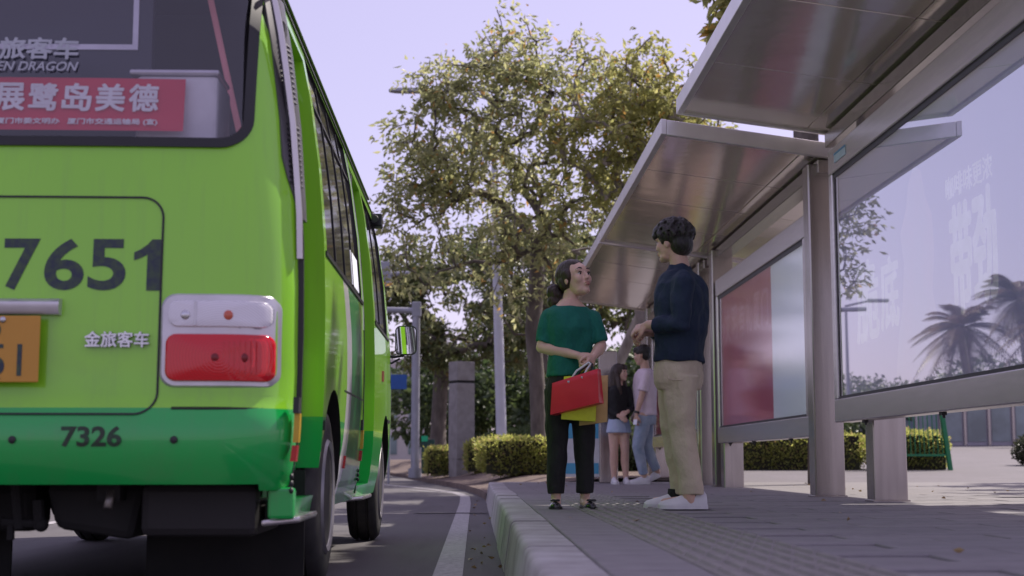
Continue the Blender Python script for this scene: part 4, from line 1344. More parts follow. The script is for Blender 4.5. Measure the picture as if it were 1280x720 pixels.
def bag(name, label, corners, depth, mat, parent_O, gussets=True):
    """corners: lower left, lower right, upper right, upper left of the front; depth goes away from the camera"""
    P = [parent_O + V(c) for c in corners]
    n = (P[1] - P[0]).cross(P[3] - P[0]).normalized()
    if n.y > 0: n = -n
    cen = sum(P, V((0, 0, 0))) / 4
    t = empty(name, cen - V((0, 0, (P[3] - P[0]).length / 2)), label, 'bag', 'shopping bags in her hands')
    b = MB(); N = 6; rings = []
    B = [p - n * depth * (1.0 if i < 2 else .65) for i, p in enumerate(P)]
    def wall(a, b_, c, d, k0):
        for i in range(N):
            for j in range(N):
                pass
    # front and back as slightly dented sheets, sides and bottom folded
    def sheet(a, b_, c, d, nn, amp, seed):
        vs_ = []
        for j in range(N + 1):
            for i in range(N + 1):
                u, v = i / N, j / N
                p = a.lerp(b_, u).lerp(d.lerp(c, u), v)
                e = math.sin(PI * u) * math.sin(PI * v)
                p = p + nn * amp * e * (1 + .8 * noise.noise(V((u * 3 + seed, v * 3, seed))))
                vs_.append(p)
        b.add(vs_, [(j * (N + 1) + i, j * (N + 1) + i + 1, (j + 1) * (N + 1) + i + 1, (j + 1) * (N + 1) + i) for j in range(N) for i in range(N)])
    sheet(P[0], P[1], P[2], P[3], n, .010, 1.3)
    sheet(B[1], B[0], B[3], B[2], -n, .008, 4.1)
    sheet(P[1], B[1], B[2], P[2], (P[1] - P[0]).normalized(), -.010, 2.2)
    sheet(B[0], P[0], P[3], B[3], (P[0] - P[1]).normalized(), -.010, 6.2)
    sheet(B[0], B[1], P[1], P[0], V((0, 0, -1)), .002, 3.3)
    me_ = b.mesh()
    bm = bmesh.new(); bm.from_mesh(me_); bmesh.ops.remove_doubles(bm, verts=bm.verts, dist=.0015); bmesh.ops.recalc_face_normals(bm, faces=bm.faces); bm.to_mesh(me_); bm.free()
    smooth_mesh(me_, 35)
    o = link_mesh('bag_body', me_, mat, t)
    sd = o.modifiers.new('solid', 'SOLIDIFY'); sd.thickness = .003; sd.offset = -1
    return t, P, B, n


M['bag_red'] = simple('bag_red', (0.74, 0.024, 0.050), 0.42, 0, (0.66, 0.020, 0.045), 6)
M['bag_yellow'] = simple('bag_yellow', (0.74, 0.80, 0.03), 0.5, 0, (0.62, 0.66, 0.025), 14)
M['bag_kraft'] = simple('bag_kraft', (0.66, 0.43, 0.18), 0.75, 0, (0.56, 0.36, 0.15), 14)
HND = V((.095, -.215, .862))
t, P, B_, n = bag('gift_bag', 'red rigid shopping bag with white handles, in front of the other bags', [(-.134, -.195, .560), (.148, -.31, .628), (.140, -.31, .828), (-.122, -.195, .748)], .095, M['bag_red'], WO)
for k, (u, tone) in enumerate((((.36, .66), 'white_paint'), ((.42, .74), 'black_plastic'))):
    a = (P if k == 0 else B_)[3].lerp((P if k == 0 else B_)[2], u[0]); c_ = (P if k == 0 else B_)[3].lerp((P if k == 0 else B_)[2], u[1])
    top = WO + HND + V((.012 * k, .02 * k, 0))
    b = MB(); b.tube([a - V((0, 0, .03)), a.lerp(top, .5) + V((-.012, -.004, 0)), top + V((-.012, 0, .0)), top + V((0, 0, .010)), top + V((.012, 0, 0)), c_.lerp(top, .5) + V((.012, -.004, 0)), c_ - V((0, 0, .03))], .0065, 8); b.build('handle', M[tone], t, smooth=0)
for u in (.36, .66):
    a = P[3].lerp(P[2], u) - V((0, 0, .022)) + n * .004; MB().ell(a, (.006, .004, .006)).build('eyelet', M['silver'], t, smooth=0)
t, P, B_, n = bag('shopping_bag', 'crumpled yellow shopping bag half hidden behind the red bag', [(-.068, -.165, .535), (.135, -.19, .520), (.15, -.19, .80), (-.05, -.165, .79)], .05, M['bag_yellow'], WO)
b = MB(); b.tube([P[3].lerp(P[2], .4), WO + HND + V((0, .03, -.01)), P[3].lerp(P[2], .7)], .005, 6); b.build('handle', M['bag_yellow'], t)
t, P, B_, n = bag('paper_bag', 'brown paper bag peeking out beside the yellow bag', [(.045, -.10, .498), (.205, -.135, .520), (.215, -.135, .80), (.05, -.10, .79)], .055, M['bag_kraft'], WO)
b = MB(); b.tube([P[3].lerp(P[2], .3), WO + HND + V((.01, .05, -.005)), P[3].lerp(P[2], .6)], .005, 6); b.build('handle', M['bag_kraft'], t)


# ---------------------------------------------------------------- man in navy jacket
def man():
    O = V((1.238, 8.70, PV + .008))
    t = empty('person', O, 'man in navy jacket, khaki trousers and white shoes, facing the woman', 'person')
    def A(x, y, z): return O + V((x, y, z))
    fw = (-.80, .60)
    hc = A(-.022, .02, 1.632); F = frame_from((-.82, .57, -.02)); s = 1.06
    sk = MB(); head_shape(sk, hc, F, s)
    sk.tube([A(.035, .0, 1.40), A(.022, .003, 1.50), A(.0, .012, 1.585)], [.070, .058, .056], 14)
    sk.loft([oring(A(cx, 0, z), a, b_, fw) for z, a, b_, cx in ((.86, .13, .095, .0), (1.05, .145, .105, .01), (1.25, .165, .115, .02), (1.36, .165, .10, .03), (1.42, .12, .08, .03), (1.45, .07, .06, .028))])
    S1, E1, W1 = A(.010, -.195, 1.365), A(-.015, -.225, 1.10), A(-.195, -.125, 1.105)
    S2, E2, W2 = A(.065, .175, 1.365), A(.020, .205, 1.10), A(-.175, .020, 1.075)
    for S_, E_, W_ in ((S1, E1, W1), (S2, E2, W2)):
        sk.chain([S_, E_, E_.lerp(W_, .35), W_], [.05, .042, .042, .029], 12)
    hand(sk, W1, (-.80, .45, -.25), (.25, .55, -.75), 1, (30, 50, 40), 1.05)
    hand(sk, W2, (-.80, -.50, -.20), (-.1, -.5, -.8), -1, (35, 50, 40), 1.05)
    for y_, x0 in ((-.095, .0), (.10, -.03)):
        sk.chain([A(.0, y_ * .9, .79), A(.008 + x0 * .5, y_, .46), A(.045 + x0, y_, .10), A(.05 + x0, y_, .04)], [.070, .055, .042, .04], 12)
        sk.capsule(A(.04 + x0, y_, .05), A(-.10 + x0, y_ + .02, .035), .035, .03)
    body = blob('body', sk, M['skin_m'], t, .0055, 3)
    face_details(body, hc, F, s)
    jk = MB()
    jk.loft([oring(A(cx, cy, z), a, b_, fw, 28, 2.5) for z, a, b_, cx, cy in ((.885, .185, .140, .006, 0), (.94, .182, .139, .009, 0), (1.02, .180, .141, .014, 0), (1.10, .188, .148, .020, 0), (1.20, .200, .149, .028, 0), (1.29, .208, .143, .034, 0), (1.36, .205, .126, .036, 0), (1.405, .175, .105, .034, 0), (1.44, .125, .088, .030, 0), (1.465, .085, .073, .026, .002), (1.492, .070, .066, .022, .003))])
    for S_, E_, W_ in ((S1, E1, W1), (S2, E2, W2)):
        d1 = E_ - S_; d2 = W_ - E_
        jk.tube([S_ - d1 * .12 + V((0, .02 if S_ is S1 else -.02, .01)), S_, S_ + d1 * .5, E_ + V((.006, 0, .02))], [.048, .074, .068, .062], 16)
        jk.ell(S_, (.072, .068, .07)); jk.ell(E_, .061)
        jk.tube([E_ - d2 * .05, E_ + d2 * .3, E_ + d2 * .84], [.060, .060, .050], 16)
    blob('jacket', jk, M['navy_cloth'], t, .008, 7, .020, (7, 7, 6))
    # back seam and hem band of the jacket
    tr = MB()
    tr.loft([oring(A(x, 0, z), a, b_, fw, 24, 2.4) for z, a, b_, x in ((.93, .150, .115, .006), (.88, .164, .128, .006), (.82, .172, .138, .006), (.76, .170, .136, .004), (.72, .15, .12, .004))])
    for y_, x0, k in ((-.085, 0.0, 1), (.095, -.028, .97)):
        pts = ((.004, .80, .130, .096), (.002, .70, .117, .090), (.002, .60, .104, .083), (.008, .50, .093, .077), (.018, .42, .087, .073), (.032, .32, .083, .070), (.048, .20, .080, .068), (.056, .12, .079, .067), (.060, .086, .080, .067))
        tr.loft([oring(A(x + x0 * (1.0 if z < .6 else .5), y_, z), lat * k * .93, dep * k * .93, fw, 22, 2.2) for x, z, dep, lat in pts])
    blob('trousers', tr, M['khaki'], t, .008, 4, .008, (6, 6, 8))
    # pocket seam
    b = MB(); b.tube([A(-.085, -.135, .80), A(-.075, -.168, .775), A(-.04, -.180, .768), A(0.0, -.184, .772), A(.02, -.183, .79)], .0035, 6); b.build('pocket_seam', M['khaki'], t)
    hr = MB()
    def P(f, l, u): return hc + F @ V((f * s, l * s, u * s))
    hr.ell(P(-.024, 0, .050), (.118, .102, .094), F, 20, 12)
    hr.ell(P(-.062, 0, -.012), (.070, .086, .082), F, 18, 12)
    hr.ell(P(.056, 0, .072), (.060, .082, .048), F, 18, 10)
    hr.ell(P(.086, 0, .046), (.032, .070, .032), F, 16, 8)
    for sg in (1, -1):
        hr.ell(P(.000, sg * .072, .036), (.052, .026, .040), F); hr.ell(P(.030, sg * .062, .012), (.012, .010, .028), F)
    tufts(hr, P, 150, 5, s)
    blob('hair', hr, M['hair'], t, .0045, 4, .002, (42, 42, 20))
    for y_, hx, tx in ((-.085, .150, -.142), (.10, .085, -.205)):
        shoe(t, A(hx, y_, 0), A(tx, y_ - .012, 0), .104, .098, M['shoe_white'], M['shoe_white'])
        b = MB(); b.tube([A(hx - .10, y_, .06), A(hx - .097, y_, .115)], [.046, .044], 14); b.build('sock', M['black_cloth'], t)
    return O


man()


# ---------------------------------------------------------------- the couple farther along
def girl():
    O = V((1.80, 17.95, PV))
    t = empty('person', O, 'girl with long dark hair in black cardigan and pale denim skirt', 'person')
    def A(x, y, z): return O + V((x, y, z))
    fw = (.55, -.83); hc = A(.02, -.01, 1.395); F = frame_from((.82, -.52, .10)); s = .98
    sk = MB(); head_shape(sk, hc, F, s, True)
    sk.tube([A(0, 0, 1.2), A(.01, 0, 1.34)], [.055, .045], 12)
    sk.loft([oring(A(0, 0, z), a, b_, fw) for z, a, b_ in ((.62, .12, .09), (.9, .10, .075), (1.1, .12, .085), (1.2, .12, .07), (1.235, .07, .055))])
    S1, E1, W1 = A(-.135, .0, 1.17), A(-.165, -.01, .93), A(-.01, -.14, .845)
    S2, E2, W2 = A(.125, .02, 1.17), A(.175, .0, .95), A(.10, -.12, .90)
    for S_, E_, W_ in ((S1, E1, W1), (S2, E2, W2)): sk.chain([S_, E_, W_], [.04, .033, .024], 10)
    hand(sk, W1, (.75, -.3, -.5), (.2, .8, -.3), 1, s=.9); hand(sk, W2, (-.7, -.5, -.4), (0, .8, -.4), -1, s=.9)
    for x0, x1 in ((-.065, -.065), (.06, .085)):
        sk.chain([A(x0, .0, .68), A((x0 + x1) / 2, -.015, .40), A((x0 + x1) / 2, .012, .28), A(x1, .015, .09)], [.078, .052, .053, .034], 12)
        sk.capsule(A(x1, .0, .05), A(x1 + .01, -.09, .035), .032, .028)
    body = blob('body', sk, M['skin_w'], t, .008, 2); face_details(body, hc, F, s, True)
    cd = MB(); cd.loft([oring(A(0, 0, z), a, b_, fw, 22) for z, a, b_ in ((.80, .135, .108), (.90, .128, .10), (1.0, .132, .105), (1.10, .142, .112), (1.17, .142, .095), (1.215, .11, .075), (1.235, .085, .066))])
    for S_, E_, W_ in ((S1, E1, W1), (S2, E2, W2)): cd.tube([S_ + V((0, 0, .03)), S_, E_, E_.lerp(W_, .88)], [.04, .054, .045, .038], 14); cd.ell(E_, .044); cd.ell(S_, .053)
    blob('cardigan', cd, M['black_cloth'], t, .009, 2, .005)
    sk2 = MB(); sk2.loft([oring(A(0, 0, z), a, b_, fw, 24) for z, a, b_ in ((.86, .12, .095), (.76, .145, .115), (.64, .168, .135))])
    blob('skirt', sk2, M['denim_light'], t, .009, 2, .006, (12, 12, 2))
    tp = MB(); tp.box(-.03, .03, 0, .01, 0, .2)
    hr = MB()
    def P(f, l, u): return hc + F @ V((f * s, l * s, u * s))
    hr.ell(P(-.022, 0, .030), (.102, .088, .095), F, 18, 12); hr.ell(P(.048, 0, .070), (.048, .064, .036), F)
    hr.ell(P(.074, 0, .050), (.026, .058, .030), F)
    hr.tube([P(-.05, 0, .02), P(-.075, 0, -.10), P(-.085, 0, -.22), P(-.075, 0, -.31)], [.085, .082, .075, .04], 14)
    for sg in (1, -1): hr.tube([P(-.01, sg * .072, .03), P(.0, sg * .078, -.08), P(.01, sg * .085, -.20), P(.02, sg * .08, -.29)], [.030, .032, .030, .014], 10)
    blob('hair', hr, M['hair_brown'], t, .008, 1, .006, (30, 30, 6))
    for x1 in (-.065, .085): shoe(t, A(x1 - .005, .06, 0), A(x1 + .015, -.17, 0), .085, .088, M['shoe_white'], M['shoe_white'])
    b = MB(); b.tube([A(-.10, -.09, .90), A(-.04, -.12, .88)], .035, 12); 


girl()


def boy():
    O = V((2.12, 17.9, PV))
    t = empty('person', O, 'young man in pale pink T-shirt and faded jeans, one foot crossed behind', 'person')
    def A(x, y, z): return O + V((x, y, z))
    fw = (-.90, -.42); hc = A(-.03, -.01, 1.615); F = frame_from((-.90, .40, -.15)); s = 1.03
    sk = MB(); head_shape(sk, hc, F, s)
    sk.tube([A(.02, 0, 1.38), A(0, 0, 1.56)], [.062, .055], 12)
    sk.loft([oring(A(0.01, 0, z), a, b_, fw) for z, a, b_ in ((.85, .14, .10), (1.1, .14, .10), (1.3, .165, .105), (1.4, .14, .085), (1.44, .075, .06))])
    S1, E1, W1 = A(.015, -.165, 1.365), A(-.055, -.185, 1.09), A(-.125, -.20, .86)
    S2, E2, W2 = A(.02, .16, 1.365), A(.0, .20, 1.10), A(-.10, .14, .90)
    for S_, E_, W_ in ((S1, E1, W1), (S2, E2, W2)): sk.chain([S_, E_, E_.lerp(W_, .3), W_], [.048, .039, .039, .027], 10)
    hand(sk, W1, (-.15, .05, -1), (.7, .5, 0), 1, s=1.0); hand(sk, W2, (-.5, -.4, -.7), (.6, .2, -.4), -1, s=1.0)
    H1, K1, A1 = A(-.01, -.08, .84), A(-.10, -.10, .46), A(-.02, -.06, .10)
    H2, K2, A2 = A(.03, .08, .84), A(.03, .07, .46), A(.165, .10, .155)
    for h, k, a in ((H1, K1, A1), (H2, K2, A2)): sk.chain([h, k, a], [.085, .057, .040], 12)
    body = blob('body', sk, M['skin_m'], t, .008, 2); face_details(body, hc, F, s)
    sh = MB(); sh.loft([oring(A(.01, 0, z), a, b_, fw, 24) for z, a, b_ in ((.855, .172, .128), (.95, .168, .124), (1.08, .172, .126), (1.22, .186, .130), (1.32, .188, .120), (1.385, .165, .10), (1.425, .11, .082), (1.445, .08, .07))])
    for S_, E_ in ((S1, E1), (S2, E2)): d = E_ - S_; sh.tube([S_ - d * .1, S_, S_ + d * .78], [.05, .068, .068], 14); sh.ell(S_, .066)
    blob('shirt', sh, M['pink_shirt'], t, .009, 2, .006)
    jn = MB(); jn.loft([oring(A(.01, 0, z), a, b_, fw, 22) for z, a, b_ in ((.90, .14, .11), (.82, .162, .125), (.74, .15, .115))])
    for h, k, a in ((H1, K1, A1), (H2, K2, A2)): jn.tube([h, h.lerp(k, .5), k, k.lerp(a, .5), k.lerp(a, .93)], [.100, .088, .076, .066, .058], 18); jn.ell(k, .073)
    blob('jeans', jn, M['denim'], t, .009, 2, .006, (12, 12, 9))
    hr = MB()
    def P(f, l, u): return hc + F @ V((f * s, l * s, u * s))
    hr.ell(P(-.022, 0, .048), (.108, .090, .085), F, 18, 12); hr.ell(P(-.052, 0, -.010), (.062, .076, .070), F); hr.ell(P(.05, 0, .068), (.054, .070, .040), F)
    blob('hair', hr, M['hair'], t, .008, 1, .007, (40, 40, 20))
    shoe(t, A(.045, -.06, 0), A(-.225, -.075, 0), .10, .10, M['shoe_white'], M['shoe_white'])
    shoe(t, A(.20, .10, .085), A(.085, .09, .015) + V((-.05, 0, -.0)), .095, .10, M['shoe_white'], M['shoe_white'])
    w = W1.lerp(E1, .12); d = (W1 - E1).normalized()
    b = MB(); b.tube([w - d * .014, w + d * .014], .032, 14); b.build('watch', M['black_plastic'], t)
    return O


BO = boy()
b = MB(); b.hexa([BO + V(p) for p in ((-.168, -.225, .735), (-.125, -.245, .735), (-.128, -.252, .735), (-.171, -.232, .735), (-.160, -.222, .80), (-.117, -.242, .80), (-.120, -.249, .80), (-.163, -.229, .80))])
ph = b.build('phone', M['silver'], origin=BO + V((-.145, -.238, .735)))
tag(ph, 'pale phone in the hand of the young man in the pink shirt', 'phone')

# ================================================================== PLANTS
def leaves_mesh(pos, dirs, length, width, rng, droop=0.0, fold=0.25):
    """one small folded leaf (two triangles) at every position"""
    n = len(pos)
    d = dirs / np.maximum(np.linalg.norm(dirs, axis=1, keepdims=True), 1e-6)
    d[:, 2] -= droop; d /= np.linalg.norm(d, axis=1, keepdims=True)
    r = rng.normal(size=(n, 3)); s = np.cross(d, r); s /= np.maximum(np.linalg.norm(s, axis=1, keepdims=True), 1e-6)
    nn = np.cross(s, d)
    L = (length * rng.uniform(.65, 1.25, n))[:, None]; Wd = (width * rng.uniform(.7, 1.2, n))[:, None]
    v = np.empty((n, 4, 3))
    v[:, 0] = pos; v[:, 1] = pos + d * L * .45 + s * Wd * .5 + nn * Wd * fold
    v[:, 2] = pos + d * L - nn * L * .08; v[:, 3] = pos + d * L * .45 - s * Wd * .5 + nn * Wd * fold
    idx = (np.arange(n) * 4)[:, None]
    tri = np.concatenate([idx + np.array([[0, 1, 2]]), idx + np.array([[0, 2, 3]])], axis=1).reshape(-1)
    me = bpy.data.meshes.new('leaves')
    me.vertices.add(n * 4); me.vertices.foreach_set('co', v.reshape(-1))
    me.loops.add(n * 6); me.loops.foreach_set('vertex_index', tri.astype(np.int32))
    me.polygons.add(n * 2); me.polygons.foreach_set('loop_start', (np.arange(n * 2) * 3).astype(np.int32))
    me.update(calc_edges=True)
    return me


def tree(name, label, cat, base, trunk, crown, tips, leaves_per_tip, leaf, mat, bark, seed, group=None, r0=0.16, lumps=7, gap=0.25, clump=.34):
    """trunk: list of offsets from base; crown: list of (centre, radii) ellipsoids in world coordinates"""
    rng = np.random.default_rng(seed); rnd = random.Random(seed)
    t = empty(name, base, label, cat, group)
    base = V(base)
    tp = [base + V(p) for p in trunk]
    nodes = []                                            # (pos, parent)
    for i, p in enumerate(tp): nodes.append([p, i - 1])
    # smooth trunk nodes
    start = max(1, len(tp) - 3)
    pts = []
    vol = [r[0] * r[1] * r[2] for c, r in crown]; tot = sum(vol)
    while len(pts) < tips:
        k = rnd.random() * tot; j = 0
        while k > vol[j]: k -= vol[j]; j += 1
        c, r = crown[j]
        u = V((rnd.gauss(0, 1), rnd.gauss(0, 1), rnd.gauss(0, 1))).normalized() * (rnd.random() ** .42)
        p = V(c) + V((u.x * r[0], u.y * r[1], u.z * r[2]))
        if noise.noise(p * .55 + V((seed, 0, 0))) < -gap: continue
        pts.append(p)
    pts.sort(key=lambda p: (p - tp[-1]).length)
    seg_paths = []
    pos_arr = [np.array(n_[0]) for n_ in nodes]
    for p in pts:
        arr = np.array(pos_arr[start:])
        dd = np.linalg.norm(arr - np.array(p), axis=1)
        # prefer nodes below and nearer the trunk
        pen = dd + .35 * np.maximum(arr[:, 2] - p.z, 0)
        j = int(np.argmin(pen)) + start
        a = nodes[j][0]; L = (p - a).length
        n = max(2, int(L / .45)); last = j
        for k in range(1, n + 1):
            f = k / n
            q = a.lerp(p, f)
            if k < n:
                q = q + V((rnd.uniform(-1, 1), rnd.uniform(-1, 1), rnd.uniform(-1, 1))) * .07 * L + V((0, 0, .10 * L * math.sin(PI * f)))
            nodes.append([q, last]); last = len(nodes) - 1; pos_arr.append(np.array(q))
        seg_paths.append((j, last, n))
    # pipe-model radii
    nchild = [0.0] * len(nodes)
    area = [0.0] * len(nodes)
    for i in range(len(nodes) - 1, -1, -1):
        if area[i] == 0: area[i] = 1.0
        if nodes[i][1] >= 0: area[nodes[i][1]] += area[i] * .995
    mx = area[0]
    def rad(i): return max(.006, r0 * (area[i] / mx) ** .52)
    wood = MB()
    wood.tube([tp[0] - V((0, 0, .1))] + tp[0:], [rad(0) * 1.5] + [rad(i) * (1.18 if i == 0 else 1) for i in range(len(tp))], 12, cap=True)
    used = {}
    tr_n = len(tp)
    i = tr_n
    for (j, last, n) in seg_paths:
        ids = list(range(last - n + 1, last + 1))
        wood.tube([nodes[j][0]] + [nodes[k][0] for k in ids], [min(rad(ids[0]) * 1.15, rad(j))] + [rad(k) for k in ids], 7 if rad(ids[0]) > .03 else 4, cap=False)
    wood.build('trunk', bark, t, smooth=0)
    # foliage along the outer part of every branch
    P, D = [], []
    for (j, last, n) in seg_paths:
        a = nodes[max(last - 2, 0)][0] if n >= 2 else nodes[j][0]; e = nodes[last][0]
        a0 = nodes[nodes[last][1]][0]
        m_ = int(leaves_per_tip * rnd.uniform(.5, 1.5))
        tt = rng.random(m_) ** .7
        base_p = np.array(a0)[None] * (1 - tt[:, None]) + np.array(e)[None] * tt[:, None]
        # a few twigs fan out from here
        tw = rng.normal(size=(6, 3)); tw /= np.linalg.norm(tw, axis=1, keepdims=True); tw[:, 2] = tw[:, 2] * .7
        ti = rng.integers(0, 6, m_); ln = rng.random(m_) ** .8 * clump
        pos = base_p + tw[ti] * ln[:, None] + rng.normal(scale=.035, size=(m_, 3))
        dr = tw[ti] * .7 + rng.normal(scale=.55, size=(m_, 3))
        P.append(pos); D.append(dr)
    P = np.concatenate(P); D = np.concatenate(D)
    me = leaves_mesh(P, D, leaf[0], leaf[1], rng, droop=.45)
    link_mesh('crown', me, mat, t)
    return t


def shrub_mesh(center, radii, n, leaf, seed, box=False, jitter=.06, power=6):
    rng = np.random.default_rng(seed)
    u = rng.normal(size=(n, 3)); u /= np.linalg.norm(u, axis=1, keepdims=True)
    if box:
        k = (np.abs(u) ** power).sum(1) ** (1 / power); u = u / k[:, None]
    rr = rng.random(n) ** .12
    bumpy = np.array([1 + .10 * noise.noise(V(p * 2.2 + seed)) + .07 * noise.noise(V(p * 6.1 + seed)) for p in u * np.array(radii)])
    pos = u * np.array(radii) * (rr * bumpy)[:, None]
    d = u * .6 + rng.normal(scale=.6, size=(n, 3)); d[:, 2] += .35
    pos += rng.normal(scale=jitter * .4, size=(n, 3))
    return leaves_mesh(pos + np.array(center), d, leaf[0], leaf[1], rng)


def shrub(name, label, cat, center, radii, n, leaf, mat, seed, box=False, ground=None, group=None, core=(0.012, 0.016, 0.007)):
    t = empty(name, (center[0], center[1], center[2] - radii[2]), label, cat, group)
    b = MB(); b.ell(center, tuple(r * .80 for r in radii), nu=18, nv=10)
    if box:
        b = MB(); b.box(center[0] - radii[0] * .86, center[0] + radii[0] * .86, center[1] - radii[1] * .80, center[1] + radii[1] * .80, center[2] - radii[2], center[2] + radii[2] * .80)
    b.build('stems', M['twig'], t, smooth=40)
    link_mesh('foliage', shrub_mesh(center, radii, n, leaf, seed, box), mat, t)
    return t


M['twig'] = simple('twig', (0.030, 0.035, 0.014), 0.95, 0, (0.022, 0.018, 0.012), 9)
M['leaf_main'] = leaf_material('leaf_main', (0.18, 0.21, 0.10), (0.42, 0.43, 0.21), (0.42, 0.28, 0.09), .03, .62)
M['leaf_yellow'] = leaf_material('leaf_yellow', (0.19, 0.215, 0.075), (0.40, 0.40, 0.15), (0.42, 0.28, 0.07), .04, .6)
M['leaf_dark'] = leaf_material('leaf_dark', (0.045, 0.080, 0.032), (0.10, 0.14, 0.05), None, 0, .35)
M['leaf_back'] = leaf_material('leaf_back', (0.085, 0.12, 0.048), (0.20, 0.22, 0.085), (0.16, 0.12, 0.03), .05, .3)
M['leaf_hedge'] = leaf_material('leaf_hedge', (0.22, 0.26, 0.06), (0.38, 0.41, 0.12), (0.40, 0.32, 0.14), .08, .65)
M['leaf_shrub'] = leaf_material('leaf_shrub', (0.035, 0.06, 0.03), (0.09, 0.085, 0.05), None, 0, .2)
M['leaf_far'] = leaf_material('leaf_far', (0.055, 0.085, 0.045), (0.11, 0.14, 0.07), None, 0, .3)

# the big tree beyond the stop and its neighbours
tree('broadleaf_tree', 'tall airy broadleaf tree with fork above the clipped light hedge, beside the lamp', 'tree', (1.15, 25.8, .38), [(0, 0, 0), (-.02, 0, .9), (-.05, .0, 1.7), (-.12, .05, 2.5), (-.05, .1, 3.2), (-.02, .0, 4.0)],
     [((0.55, 25.6, 5.6), (2.15, 1.7, 2.5)), ((-.55, 25.4, 6.9), (1.0, 1.1, 1.05)), ((.45, 25.6, 7.9), (.85, 1.0, .95)), ((2.3, 25.8, 6.1), (1.2, 1.3, 1.7)), ((-.85, 25.5, 4.5), (1.05, 1.0, 1.6)), ((1.6, 25.6, 7.2), (1.2, 1.1, 1.2)), ((-.85, 25.4, 7.6), (.8, .9, .9)), ((-1.1, 25.4, 5.9), (.75, .9, 1.1))],
     500, 29, (.148, .060), M['leaf_main'], M['bark'], 3, 'street trees', r0=.14, gap=.12, clump=.42)
tree('broadleaf_tree', 'yellowing broadleaf tree rising over the shelter roofs', 'tree', (3.4, 24.2, .30), [(0, 0, 0), (-.15, 0, 1.0), (-.45, 0, 2.2), (-.6, .1, 3.3), (-.7, .1, 4.2)],
     [((2.55, 24.0, 6.0), (1.35, 1.3, 1.6)), ((3.3, 24.0, 6.6), (1.25, 1.2, 1.35)), ((2.4, 24.1, 4.5), (.9, 1.0, .9))],
     230, 36, (.130, .058), M['leaf_yellow'], M['bark_pale'], 8, 'street trees', r0=.15, gap=.12)
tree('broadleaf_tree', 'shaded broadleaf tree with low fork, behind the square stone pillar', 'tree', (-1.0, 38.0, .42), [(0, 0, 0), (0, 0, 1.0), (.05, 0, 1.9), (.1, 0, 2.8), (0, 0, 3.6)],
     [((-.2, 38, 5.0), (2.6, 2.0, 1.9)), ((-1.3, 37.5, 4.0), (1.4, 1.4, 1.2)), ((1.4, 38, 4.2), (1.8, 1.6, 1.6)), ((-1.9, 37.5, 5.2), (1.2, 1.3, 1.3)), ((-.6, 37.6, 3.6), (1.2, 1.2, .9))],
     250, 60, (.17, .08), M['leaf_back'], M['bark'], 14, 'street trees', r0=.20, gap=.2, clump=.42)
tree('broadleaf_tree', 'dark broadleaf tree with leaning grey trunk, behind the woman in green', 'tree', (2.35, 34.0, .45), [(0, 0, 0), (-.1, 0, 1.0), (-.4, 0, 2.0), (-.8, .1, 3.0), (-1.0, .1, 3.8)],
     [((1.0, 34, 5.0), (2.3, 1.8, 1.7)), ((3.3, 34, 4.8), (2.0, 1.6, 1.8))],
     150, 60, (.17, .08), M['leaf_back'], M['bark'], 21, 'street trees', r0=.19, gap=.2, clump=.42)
tree('broadleaf_tree', 'broadleaf tree with pale slanting limb seen under the far shelter roof', 'tree', (2.3, 28.5, .40), [(0, 0, 0), (.15, 0, .8), (.45, 0, 1.8), (.95, .0, 2.9), (1.4, 0, 3.8)],
     [((4.2, 30.5, 5.4), (1.5, 1.2, 1.2)), ((2.0, 31.5, 4.9), (1.3, 1.2, 1.0))],
     80, 45, (.15, .07), M['leaf_back'], M['bark_pale'], 27, 'street trees', r0=.11, gap=.2, clump=.4)
# unseen trees behind the shelters, crowns placed and shaped to shade the road
tree('broadleaf_tree', 'unseen broadleaf tree standing behind the middle shelter, trunk hidden by its post', 'tree', (4.28, 17.6, PV), [(0, 0, 0), (0, 0, 1.2), (-.05, 0, 2.4), (-.1, 0, 3.6), (-.1, 0, 4.6)],
     [((5.05, 16.6, 8.2), (.75, 2.8, .6)), ((4.8, 17.8, 6.6), (1.8, 1.8, 1.4)), ((4.9, 20.6, 8.2), (.8, 2.2, .6))], 300, 60, (.21, .11), M['leaf_yellow'], M['bark'], 33, 'street trees', r0=.16, gap=.1)
tree('broadleaf_tree', 'unseen broadleaf tree behind the large pale panel, its crown above the near shelter', 'tree', (7.2, 11.6, PV), [(0, 0, 0), (-.1, 0, 1.2), (-.25, 0, 2.5), (-.5, 0, 3.8), (-.7, 0, 4.8)],
     [((6.5, 12.0, 8.1), (1.2, 2.4, .9)), ((7.6, 11.0, 6.6), (1.8, 2.0, 1.4)), ((5.05, 11.6, 8.2), (.75, 2.8, .6))], 300, 60, (.21, .11), M['leaf_main'], M['bark'], 39, 'street trees', r0=.18, gap=.1)

tree('broadleaf_tree', 'unseen broadleaf tree on the plaza, off beyond the large panel', 'tree', (13.5, 17.5, PV), [(0, 0, 0), (-.1, 0, 1.2), (-.3, 0, 2.5), (-.6, 0, 3.8), (-.9, 0, 4.8)],
     [((11.6, 17.6, 7.6), (2.6, 2.8, 1.2)), ((12.8, 21.0, 7.8), (2.4, 2.4, 1.1))], 150, 50, (.22, .11), M['leaf_back'], M['bark'], 45, 'street trees', r0=.18, gap=.1)  # added out of view so that its shadow dapples the plaza
